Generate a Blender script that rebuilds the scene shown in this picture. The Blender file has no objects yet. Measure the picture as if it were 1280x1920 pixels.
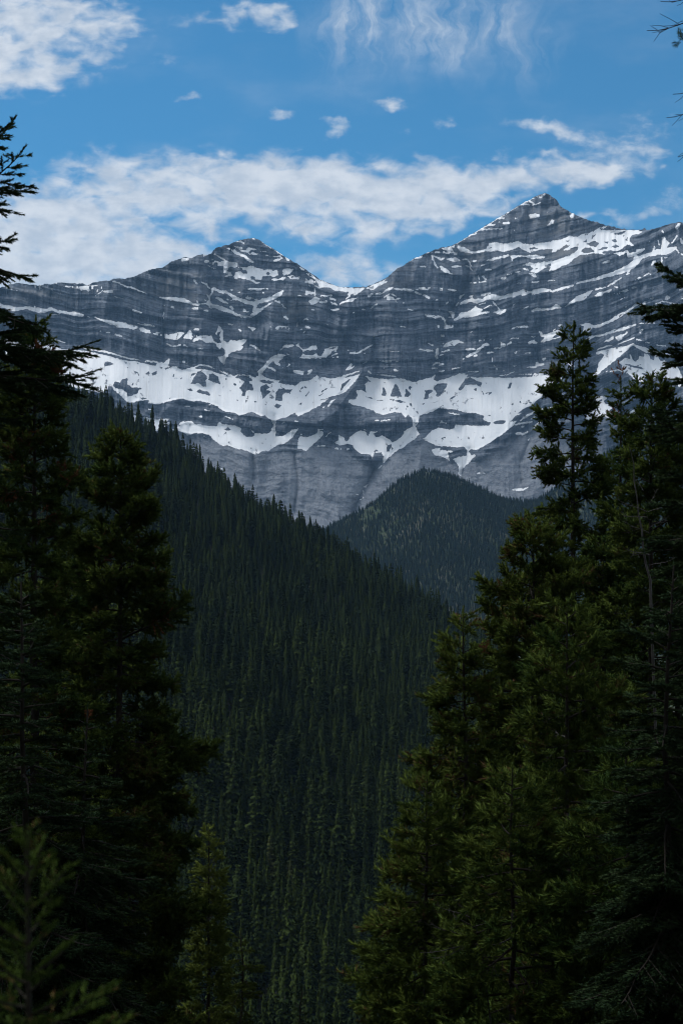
import bpy, math, random
import numpy as np
from mathutils import Vector
R_ = math.radians
scene = bpy.context.scene
col = scene.collection

EXPOSURE = 0.42
SUN_E = 1.8
SKY_S = .088
SKY_TINT = (.31, .84, .97)
CLOUD_S = 1.0
CLOUD_A = (.41, .465, .54); CLOUD_B = (.59, .62, .66)
CLOUD_MAX = .9
HAZE_D = 3.3e-5
HAZE_C = (.38, .66, 1.0)
BANK = [(170, 400, 330, 140, 0, .38), (40, 480, 500, 200, 0, 1.25), (330, 340, 290, 85, 8, .85), (560, 330, 290, 72, 4, .9), (600, 400, 330, 100, 3, .95), (820, 345, 230, 76, -3, .95),
        (850, 400, 180, 50, 0, .6), (1040, 325, 250, 58, -6, .95), (1180, 300, 140, 50, -12, .55), (640, 512, 190, 52, 0, .85), (330, 500, 230, 60, 0, .5),
        (40, 60, 290, 170, -12, 1.0), (40, 140, 150, 60, 0, .4), (220, 45, 140, 55, 5, .5), (495, 32, 115, 46, 3, .85), (370, 38, 80, 28, 0, .4),
        (1120, 410, 95, 30, 8, .6), (1220, 398, 75, 24, 0, .5)]
WISPS = [(345, 183, 52, 16, 0, .6), (527, 219, 46, 20, 0, .78), (640, 246, 62, 24, -12, .66), (636, 224, 50, 14, 8, .6), (730, 191, 66, 20, -12, .85), (1030, 243, 140, 26, 10, .9),
         (1120, 285, 170, 40, -8, .6), (840, 236, 60, 20, 10, .45), (760, 250, 60, 16, 0, .35), (1210, 235, 130, 55, 0, .4), (310, 110, 60, 30, 0, .4), (230, 120, 70, 30, 0, .3),
         (105, 185, 40, 20, 0, .3), (520, 290, 80, 30, 0, .4), (1250, 370, 80, 60, 0, .45), (950, 290, 30, 40, 0, .5)]
CIRRUS = [(640, 90, 95, 120, 0, .55), (760, 30, 230, 140, 0, .85), (860, 60, 190, 130, 0, .6), (985, 80, 100, 120, 0, .7), (660, 20, 110, 90, 0, .55)]
ROCK_D = (.03, .041, .06); ROCK_L = (.225, .25, .292); SLAB_L = (.285, .3, .33); ROCK_B = (.2, .198, .195)
FAR_G = ((.02, .035, .009), (.055, .08, .016)); SHO_G = ((.024, .046, .03), (.03, .053, .035))  # shoulder green tinted bluish to stand in for distance haze
PINE_G = ((.025, .052, .012), (.108, .148, .028)); PINE_DEAD = (.10, .055, .028); SPR_G = ((.026, .05, .022), (.06, .095, .036))
DENOISE = True

# ================================================================ camera, sky, sun, exposure
F = 2637.0                 # photo pixels per unit of tangent
HX, HY = 640.0, 1150.0     # photo pixel of the level view straight ahead
cam = bpy.data.cameras.new('camera'); camo = bpy.data.objects.new('camera', cam); col.objects.link(camo)
camo.location = (0, 0, 0); camo.rotation_euler = (R_(90), 0, 0)
cam.sensor_fit = 'VERTICAL'; cam.sensor_height = 36; cam.sensor_width = 24
cam.lens = F / 1920 * 36; cam.shift_y = (HY - 960) / 1920
cam.clip_start = .1; cam.clip_end = 30000
cam.dof.use_dof = True; cam.dof.focus_distance = 900; cam.dof.aperture_fstop = 6.3
scene.camera = camo
scene.cycles.use_adaptive_sampling = False; scene.cycles.filter_width = 1.05; scene.cycles.use_denoising = DENOISE
scene.view_settings.view_transform = 'Standard'; scene.view_settings.look = 'None'
scene.view_settings.exposure = EXPOSURE; scene.view_settings.gamma = 1
SUN_AZ, SUN_EL = R_(-58), R_(60)          # ahead and to the left, high: the face is lit from above
sd = Vector((math.sin(SUN_AZ) * math.cos(SUN_EL), math.cos(SUN_AZ) * math.cos(SUN_EL), math.sin(SUN_EL)))
sl = bpy.data.lights.new('sun', 'SUN'); sl.energy = SUN_E; sl.angle = R_(26); sl.color = (1, .98, .95)
so = bpy.data.objects.new('sun', sl); col.objects.link(so); so.rotation_euler = sd.to_track_quat('Z', 'Y').to_euler()

class NT:
    """small helper for node trees"""
    def __init__(s, tree): s.t = tree; s.n = tree.nodes; s.l = tree.links
    def new(s, typ, **kw):
        n = s.n.new(typ)
        for k, v in kw.items(): setattr(n, k, v)
        return n
    def put(s, sock, v):
        if v is None: return
        if isinstance(v, bpy.types.NodeSocket): s.l.new(v, sock)
        else: sock.default_value = v
    def math(s, op, a, b=None, c=None, clamp=False):
        n = s.new('ShaderNodeMath', operation=op, use_clamp=clamp)
        s.put(n.inputs[0], a); s.put(n.inputs[1], b)
        if c is not None: s.put(n.inputs[2], c)
        return n.outputs[0]
    def rng(s, v, a, b, c=0., d=1., smooth=True):
        n = s.new('ShaderNodeMapRange', interpolation_type='SMOOTHSTEP' if smooth else 'LINEAR')
        for i, q in enumerate((v, a, b, c, d)): s.put(n.inputs[i], q)
        return n.outputs[0]
    def mix(s, f, a, b, blend='MIX'):
        n = s.new('ShaderNodeMix', data_type='RGBA', blend_type=blend)
        s.put(n.inputs['Factor'], f)
        for sock, v in ((n.inputs[6], a), (n.inputs[7], b)):
            s.put(sock, (*v, 1) if isinstance(v, tuple) and len(v) == 3 else v)
        return n.outputs[2]
    def noise(s, vec, scale, detail=4, rough=.55, **kw):
        n = s.new('ShaderNodeTexNoise')
        s.put(n.inputs['Vector'], vec); s.put(n.inputs['Scale'], scale); s.put(n.inputs['Detail'], detail); s.put(n.inputs['Roughness'], rough)
        for k, v in kw.items(): s.put(n.inputs[k], v)
        return n.outputs['Fac']
    def mapping(s, vec, loc=(0, 0, 0), rot=(0, 0, 0), scale=(1, 1, 1), typ='POINT'):
        n = s.new('ShaderNodeMapping', vector_type=typ)
        s.put(n.inputs['Vector'], vec); n.inputs['Location'].default_value = loc
        n.inputs['Rotation'].default_value = rot; n.inputs['Scale'].default_value = scale
        return n.outputs[0]
    def comb(s, x, y, z=0.):
        n = s.new('ShaderNodeCombineXYZ')
        s.put(n.inputs[0], x); s.put(n.inputs[1], y); s.put(n.inputs[2], z)
        return n.outputs[0]
    def attr(s, name, out='Fac'):
        n = s.new('ShaderNodeAttribute', attribute_name=name); return n.outputs[out]

wd = bpy.data.worlds.new('World'); scene.world = wd; wd.use_nodes = True
W = NT(wd.node_tree); W.n.clear()
sky = W.new('ShaderNodeTexSky', sky_type='NISHITA', sun_disc=False)
sky.sun_elevation = SUN_EL; sky.sun_rotation = SUN_AZ; sky.altitude = 1700; sky.air_density = 1.0; sky.dust_density = .25; sky.ozone_density = 2.2
tc = W.new('ShaderNodeTexCoord').outputs['Generated']
sep = W.new('ShaderNodeSeparateXYZ'); W.l.new(tc, sep.inputs[0])
yy = W.math('MAXIMUM', sep.outputs[1], .02)
gx = W.math('DIVIDE', sep.outputs[0], yy); gz = W.math('DIVIDE', sep.outputs[2], yy)
# cloud field in units of 0.1 of the tangent plane ahead
K = 10.0
P0 = W.comb(W.math('MULTIPLY', gx, K), W.math('MULTIPLY', gz, K))
def cl(px, py): return ((px - HX) / F * K, (HY - py) / F * K, 0)
wn = W.new('ShaderNodeTexNoise'); W.l.new(P0, wn.inputs['Vector']); wn.inputs['Scale'].default_value = 4.5; wn.inputs['Detail'].default_value = 4
wv = W.new('ShaderNodeVectorMath', operation='SUBTRACT'); W.l.new(wn.outputs['Color'], wv.inputs[0]); wv.inputs[1].default_value = (.5, .5, .5)
ws = W.new('ShaderNodeVectorMath', operation='MULTIPLY_ADD'); W.l.new(wv.outputs[0], ws.inputs[0]); ws.inputs[1].default_value = (.34, .2, 0); W.l.new(P0, ws.inputs[2])
PW = ws.outputs[0]
def blobs(lst, vec):
    tot = None
    for cx, cy, rx, ry, ang, st in lst:
        m = W.mapping(vec, cl(cx, cy), (0, 0, R_(-ang)), (rx / F * K, ry / F * K, 1), 'TEXTURE')
        ln = W.new('ShaderNodeVectorMath', operation='LENGTH'); W.l.new(m, ln.inputs[0])
        v = W.rng(ln.outputs['Value'], 1.0, 0.0, 0.0, st)
        tot = v if tot is None else W.math('ADD', tot, v)
    return tot
bank = blobs(BANK, PW)
lump = W.noise(W.mapping(P0, scale=(1, 1.75, 1), rot=(0, 0, R_(8))), 5.2, 5, .5, Distortion=.35)
lump2 = W.noise(W.mapping(P0, scale=(1, 2.0, 1)), 1.5, 4, .55)
bank = W.math('MINIMUM', bank, 1.15)
den = W.math('ADD', bank, W.math('ADD', W.math('MULTIPLY_ADD', lump, 2.0, -.94), W.math('MULTIPLY_ADD', lump2, .9, -.44)))
den = W.math('MULTIPLY', W.rng(den, .2, 1.15), W.rng(bank, .03, .3))
wisp = blobs(WISPS, PW)
wn1 = W.noise(W.mapping(P0, scale=(1, 1.7, 1), rot=(0, 0, R_(12))), 11, 5, .6)
wden = W.math('MULTIPLY', W.rng(W.math('MULTIPLY_ADD', wn1, 1.0, W.math('ADD', wisp, -.7)), .0, 1.0), W.rng(wisp, .02, .3))
cir = blobs(CIRRUS, PW)
st1 = W.noise(W.mapping(PW, scale=(1, .2, 1), rot=(0, 0, R_(7))), 6.5, 6, .66, Distortion=.6)
st2 = W.noise(P0, 2.2, 3, .5)
cden = W.math('MULTIPLY', cir, W.rng(W.math('ADD', W.math('MULTIPLY', st1, .75), W.math('MULTIPLY', st2, .4)), .36, 1.0))
veil = W.math('MULTIPLY', W.rng(W.noise(W.mapping(P0, scale=(.6, 1.4, 1)), .9, 5, .6), .45, .8), .16)
tot = W.math('MAXIMUM', den, W.math('MAXIMUM', wden, cden))
tot = W.math('ADD', W.math('MULTIPLY', tot, CLOUD_MAX), W.math('MULTIPLY', veil, W.math('SUBTRACT', 1.0, tot)))
tot = W.math('MULTIPLY', tot, W.rng(sep.outputs[1], .05, .3))
# unseen cloud added over the rest of the sky to whiten the ambient light
vn = W.noise(W.mapping(tc, scale=(2.2, 2.2, 4)), 1.6, 5, .6)
away = W.math('MAXIMUM', W.rng(sep.outputs[1], .62, .3), W.rng(sep.outputs[2], .5, .66))
tot = W.math('MAXIMUM', tot, W.math('MULTIPLY', W.math('MULTIPLY', W.rng(vn, .2, .5), .92), away))
shade = W.mix(W.rng(W.noise(W.mapping(P0, scale=(1, 1.8, 1)), 4.4, 4, .55), .3, .7), CLOUD_A, CLOUD_B)
skyc = W.mix(1.0, sky.outputs[0], SKY_TINT, 'MULTIPLY')
sb = W.new('ShaderNodeBackground'); W.l.new(skyc, sb.inputs['Color']); sb.inputs['Strength'].default_value = SKY_S
cb = W.new('ShaderNodeBackground'); W.l.new(shade, cb.inputs['Color']); cb.inputs['Strength'].default_value = CLOUD_S
mx = W.new('ShaderNodeMixShader'); W.l.new(tot, mx.inputs[0]); W.l.new(sb.outputs[0], mx.inputs[1]); W.l.new(cb.outputs[0], mx.inputs[2])
wo = W.new('ShaderNodeOutputWorld'); W.l.new(mx.outputs[0], wo.inputs['Surface'])

# ================================================================ helpers
def tag(o, label=None, cat=None, group=None, kind=None):
    for k, v in (('label', label), ('category', cat), ('group', group), ('kind', kind)):
        if v: o[k] = v
    return o

def empty(name, loc):
    o = bpy.data.objects.new(name, None); o.location = loc; o.empty_display_size = .3; col.objects.link(o); return o

def mesh(name, V, Fc, mats, attrs=None, mi=None, smooth=False, normals=None):
    """V (n,3), Fc (m,3) or (m,4); attrs: name -> (domain, type, array)"""
    me = bpy.data.meshes.new(name)
    V = np.ascontiguousarray(V, np.float32); Fc = np.ascontiguousarray(Fc, np.int32)
    k = Fc.shape[1]
    me.vertices.add(len(V)); me.vertices.foreach_set('co', V.ravel())
    me.loops.add(Fc.size); me.loops.foreach_set('vertex_index', Fc.ravel())
    me.polygons.add(len(Fc)); me.polygons.foreach_set('loop_start', np.arange(0, Fc.size, k, dtype=np.int32))
    me.polygons.foreach_set('loop_total', np.full(len(Fc), k, np.int32))
    if mi is not None: me.polygons.foreach_set('material_index', np.ascontiguousarray(mi, np.int32))
    me.polygons.foreach_set('use_smooth', np.full(len(Fc), smooth, bool))
    for m in mats: me.materials.append(m)
    for nm, (dom, typ, arr) in (attrs or {}).items():
        a = me.attributes.new(nm, typ, dom)
        a.data.foreach_set('vector' if typ == 'FLOAT_VECTOR' else 'value', np.ascontiguousarray(arr, np.float32).ravel())
    if normals is not None:
        a = me.attributes.new('custom_normal', 'FLOAT_VECTOR', 'POINT'); a.data.foreach_set('vector', np.ascontiguousarray(normals, np.float32).ravel())
    me.update()
    if normals is None: me.validate()
    return me

def link(name, me, parent=None):
    o = bpy.data.objects.new(name, me); col.objects.link(o)
    if parent: o.parent = parent
    return o

_lat = {}
def vnoise(x, y, seed=0):
    """smooth value noise 0..1"""
    if seed not in _lat: _lat[seed] = np.random.RandomState(seed).rand(256, 256).astype(np.float32)
    T = _lat[seed]
    x = np.asarray(x, np.float32); y = np.asarray(y, np.float32)
    xi = np.floor(x); yi = np.floor(y); fx = x - xi; fy = y - yi
    fx = fx * fx * fx * (fx * (fx * 6 - 15) + 10); fy = fy * fy * fy * (fy * (fy * 6 - 15) + 10)
    xi = xi.astype(np.int64) & 255; yi = yi.astype(np.int64) & 255; x1 = (xi + 1) & 255; y1 = (yi + 1) & 255
    return (T[yi, xi] * (1 - fx) + T[yi, x1] * fx) * (1 - fy) + (T[y1, xi] * (1 - fx) + T[y1, x1] * fx) * fy

def fbm(x, y, oct=4, seed=0, gain=.5):
    s = 0; a = 1; t = 0
    for i in range(oct):
        s = s + a * vnoise(x * 2 ** i + i * 17.3, y * 2 ** i + i * 9.1, seed + i); t += a; a *= gain
    return s / t

def ridged(x, y, oct=3, seed=0):
    s = 0; a = 1; t = 0
    for i in range(oct):
        s = s + a * (1 - np.abs(2 * vnoise(x * 2 ** i + i * 7.7, y * 2 ** i + 3.1 * i, seed + i) - 1)); t += a; a *= .5
    return s / t

def blur(A, r, axis):
    if r < 1: return A
    for _ in range(2):
        pad = [(0, 0)] * A.ndim; pad[axis] = (r + 1, r)
        c = np.cumsum(np.pad(A, pad, mode='edge'), axis, dtype=np.float64)
        n = A.shape[axis]
        hi = np.take(c, np.arange(2 * r + 1, 2 * r + 1 + n), axis); lo = np.take(c, np.arange(0, n), axis)
        A = ((hi - lo) / (2 * r + 1)).astype(np.float32)
    return A

def sm(x, a, b):
    t = np.clip((x - a) / (b - a), 0, 1); return t * t * (3 - 2 * t)

def material(name):
    m = bpy.data.materials.new(name); m.use_nodes = True
    N = NT(m.node_tree); N.n.clear()
    out = N.new('ShaderNodeOutputMaterial')
    return m, N, out

def principled(N, out, color, rough, **kw):
    b = N.new('ShaderNodeBsdfPrincipled')
    N.put(b.inputs['Base Color'], color); N.put(b.inputs['Roughness'], rough)
    for k, v in kw.items(): N.put(b.inputs[k.replace('_', ' ')], v)
    if out: N.l.new(b.outputs[0], out.inputs['Surface'])
    return b

# ---------------------------------------------------------------- where snow lies on the mountain (traced outlines)
CROP = {'a': (0, 0, 1), 'c1': (0, 440, 5.3333), 'c2': (200, 440, 5.3333), 'c3': (400, 430, 5.3333), 'c4': (580, 470, 5.3333),
        'c5': (780, 350, 5.3333), 'c6': (780, 550, 5.3333), 'c7': (1000, 350, 4.5714), 'c8': (1000, 560, 4.5714),
        'd1': (80, 640, 5.3333), 'd2': (280, 660, 5.3333), 'd3': (420, 660, 5.3333), 'd4': (600, 680, 5.3333),
        'd5': (780, 680, 5.3333), 'd6': (540, 760, 5.3333)}
SN = []   # (op, points) in order

def S(c, *v):
    o = CROP[c]
    SN.append((1, 'p', [(o[0] + v[i] / o[2], o[1] + v[i + 1] / o[2]) for i in range(0, len(v), 2)]))

def H(c, *v):
    o = CROP[c]
    SN.append((0, 'p', [(o[0] + v[i] / o[2], o[1] + v[i + 1] / o[2]) for i in range(0, len(v), 2)]))

def _ln(op, c, v):
    o = CROP[c]
    SN.append((op, 'l', [(o[0] + v[i] / o[2], o[1] + v[i + 1] / o[2], v[i + 2] / o[2]) for i in range(0, len(v), 3)]))

def L(c, *v): _ln(1, c, v)
def HL(c, *v): _ln(0, c, v)

# the great snow apron, left bowl
S('a', -140,620, -60,628, 0,636, 25,634, 45,637, 88,642, 105,647, 116,655, 146,656, 165,658, 185,663, 211,670, 234,676, 256,678, 269,681, 292,686,
  297,679, 308,680.6, 317.5,671, 319,674, 314,686, 331,688, 351,691, 364,688, 377.5,682.5, 392.5,686, 407.5,694, 422.5,697.5, 439,705, 447,702, 467.5,704,
  479,708, 486,703, 484,696, 492,688, 499,679, 502.5,675, 510,669, 523,663, 536,666, 529,671, 519,684, 514,681, 514,676, 506,681, 501,688, 489,702,
  502.5,709, 517.5,713, 525,713, 521,718, 540,721, 555,723, 564,716, 576,714, 589,709, 594,704, 600,708, 609,707, 619,710, 637.5,707, 649,702, 666,697,
  672,695.5, 656,702.5, 641,709, 660,706, 675,700.6, 668,712, 660,722, 645,737, 624,742.5, 617,746, 598,761, 576,772.5, 559,780, 553,774, 536,782, 517.5,787.5,
  516,799, 516.5,819, 532.5,817.5, 547.5,806, 560,803, 549,819, 538,829, 517.5,836, 502.5,846, 491,846, 480,854, 471,849, 461,844, 442.5,841, 426,834,
  419,837, 404,827, 396,819, 379,817.5, 374,812, 361,813, 353,816, 342,810, 321,805, 334,804, 332.5,799, 340,791, 359,789, 364,794, 392.5,799, 405.6,800,
  411,792, 419,795, 445,799, 451,804, 451,810, 462,819, 475,819, 478,812, 492,814, 505,812, 512.5,797, 509,787.5, 497.5,779, 490,780, 475,772.5, 467.5,773,
  449,779, 439,773, 419,771, 407.5,761, 389,754, 370,751, 362.5,753, 347.5,749, 344,746, 317.5,752, 299,757.5, 279,756, 279,749, 262,751, 241,756,
  230,745, 219,734, 204,728, 192.5,737.5, 174,732, 136,726, 99,719, -60,700, -140,690)
# right bowl
S('a', 675,700.6, 682,704, 696,716, 688,716, 684,721, 687,738, 679,731, 668,732.5, 671,742, 666.5,748, 654,749, 652.5,754, 664,760, 675,761, 697.5,769, 705,774,
  720,778, 727.5,775.6, 739,772, 752,773, 759,783, 765,776.5, 773,785, 774,800, 756.5,808, 757.5,813, 746,824, 735,830, 731,824, 716,817, 705,820, 697.5,813,
  709,809, 694,809, 690,819, 684,808, 671,808, 656,820, 653,827, 646,827, 645,821, 634,815, 634,826, 626,830, 639,835, 651,832, 660,834, 664,841, 677,851,
  694,852.5, 697.5,860, 701,849, 707,847, 714,848, 719,856, 717,867, 720,867.5, 727.5,858, 741,847, 756,838, 776,824, 786,814, 778,800, 784,791, 786,779,
  814,770, 823,765, 844,767, 861,770, 877.5,774, 892.5,774, 909,781, 904,785, 919,794, 915,798, 885,798, 853,797, 852,803, 842,806, 821,802, 810,807.5,
  799,819, 791,823, 804,829, 820,836, 847.5,838, 870,837.5, 876,845, 874,854, 862.5,856, 849,861, 860,875, 859,888, 862.5,893, 868,877, 877.5,869, 891,854,
  877.5,848, 882,842, 894,843, 907.5,836, 926,824, 945,811, 960,800, 969,789, 954,791, 967,779, 984,774, 967.5,776, 979,768, 1001,757, 1003,751, 1013,746,
  1022,735, 1039,722, 1052,709, 1052.5,697, 1022,703, 986,707, 960,709, 939,708, 915,707, 892.5,708, 885,707, 876,708, 872,704, 871,700, 861,700.6, 842,708,
  817.5,715, 812,711, 816,703, 814,701.5, 808,709, 799,710, 787.5,713, 780,716.5, 770,715, 759,711, 741,709, 727.5,711, 705,709, 688,706, 679,702.5)
# rock showing through the apron
for c, pts in (('d1', (615,210,650,200,720,225,660,245,620,255)), ('d1', (575,285,600,290,595,305)), ('d1', (840,255,860,250,860,270)),
        ('d1', (1020,325,1065,295,1080,320,1040,330)), ('d1', (1085,330,1140,290,1140,325,1110,340)),
        ('d1', (700,440,730,400,780,415,790,380,850,370,850,430,900,460,980,465,1020,475,960,485,950,520,900,545,850,550,840,520,800,475,730,475)),
        ('d1', (880,440,920,405,910,440)), ('d1', (650,480,660,445,700,455,715,500,740,540,690,550,660,510)), ('d1', (960,560,1060,565,1000,580)),
        ('d1', (205,235,260,225,255,260)), ('d1', (210,330,270,320,260,370)), ('d1', (240,110,290,120,250,140)),
        ('d2', (410,325,440,270,480,200,520,190,560,220,580,260,560,290,580,350,540,345,510,320,480,310)),
        ('d2', (590,280,600,220,640,210,690,250,715,325,660,310)), ('d2', (405,265,430,215,470,210,430,245)),
        ('d2', (370,370,420,360,440,390,410,390)), ('d2', (470,400,500,370,610,405,605,440,540,420)), ('d2', (630,410,665,430,650,430)),
        ('d2', (680,430,725,440,700,445)),
        ('d2', (855,255,890,230,1000,240,1040,290,990,290,1030,330,1050,385,970,385,960,440,920,440,930,400,900,360,950,300,900,265)),
        ('d2', (840,300,870,320,865,360,850,330)), ('d2', (1095,290,1130,275,1200,285,1260,305,1200,320,1120,305)),
        ('d2', (1110,385,1120,340,1160,320,1210,355,1170,375,1220,395,1180,430,1130,480,1130,440)), ('d2', (870,470,890,480,880,495)),
        ('d2', (1035,500,1060,490,1090,510)), ('d2', (1145,520,1175,522,1160,530)), ('d2', (15,220,75,180,70,225,40,235)),
        ('d2', (225,245,250,210,250,250)), ('d2', (300,265,330,245,325,275)), ('d2', (195,465,235,450,210,475)),
        ('d2', (455,160,510,135,590,150,700,190,780,225,840,265,760,235,640,195,560,170,470,170)), ('d2', (270,160,330,150,380,165,340,180)),
        ('d2', (0,105,70,115,50,135,0,130)), ('d2', (745,770,790,745,825,780,780,785)), ('d2', (1010,945,1025,970,1010,970)),
        ('d2', (430,815,500,808,580,820,630,850,560,840,480,830)),
        ('d3', (515,410,540,370,600,360,620,390,590,430,580,490,510,485)), ('d3', (600,375,690,370,650,415,620,400)),
        ('d3', (500,540,520,515,575,535,530,570)), ('d3', (725,520,790,500,770,525)), ('d3', (865,500,910,495,890,505)),
        ('d3', (1045,290,1120,265,1060,295)), ('d3', (1160,400,1180,320,1240,275,1270,265,1200,350,1190,370,1140,410)),
        ('d3', (580,290,635,290,630,325)),
        ('d4', (610,325,630,240,660,290,655,330)), ('d4', (700,335,720,260,750,205,790,260,820,340)), ('d4', (840,340,860,255,890,290,905,320,880,345)),
        ('d4', (880,240,930,235,900,275)), ('d4', (615,195,665,200,640,210)), ('d4', (445,340,500,345,560,370,500,360)),
        ('d4', (720,380,790,372,865,400,800,400)), ('d4', (880,400,915,405,920,445,895,430)), ('d4', (860,425,880,435,875,460)),
        ('d4', (1035,370,1050,275,1110,265,1130,285,1090,310,1080,360)), ('d4', (1135,230,1180,210,1275,205,1240,280,1190,345,1150,330,1170,300,1135,280)),
        ('d4', (1000,415,1045,400,1030,425)), ('d4', (660,895,670,830,715,810,715,840,690,890)), ('d4', (530,890,560,865,590,885,620,950,600,990,560,960)),
        ('d5', (415,280,440,230,490,160,545,148,600,175,660,200,650,240,600,225,550,220,490,225,450,275)), ('d5', (570,260,605,250,600,285)),
        ('d5', (490,260,515,290,500,285)), ('d5', (535,260,560,280,545,275)), ('d5', (690,195,710,200,695,215)), ('d5', (675,375,695,378,680,385)),
        ('d5', (910,255,930,200,960,200,935,260)), ('d5', (325,375,345,345,390,325,400,335,360,360)), ('d5', (450,345,490,350,465,352)),
        ('d5', (515,350,600,365,550,365)), ('d5', (705,535,740,520,750,540)), ('d5', (765,600,790,575,900,580,880,610,790,620)),
        ('d5', (690,595,750,590,735,610)), ('d5', (240,835,450,850,510,885,480,920,400,945,360,940,320,905,290,860)),
        ('d5', (530,890,560,870,620,870,590,910,545,930))):
    H(c, *pts)
for c, v in (('d3', (815,440,10,850,400,12)), ('d3', (975,400,14,1030,365,10)), ('d3', (945,440,10,985,415,8)), ('d3', (960,480,8,1060,455,8)),
        ('d4', (1100,405,6,1220,375,6)), ('d4', (1200,450,5,1255,405,5)), ('d4', (560,375,4,640,378,4)), ('d5', (655,285,12,670,320,10)),
        ('d5', (690,310,8,720,300,10,745,300,14,725,320,8))):
    HL(c, *v)
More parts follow.
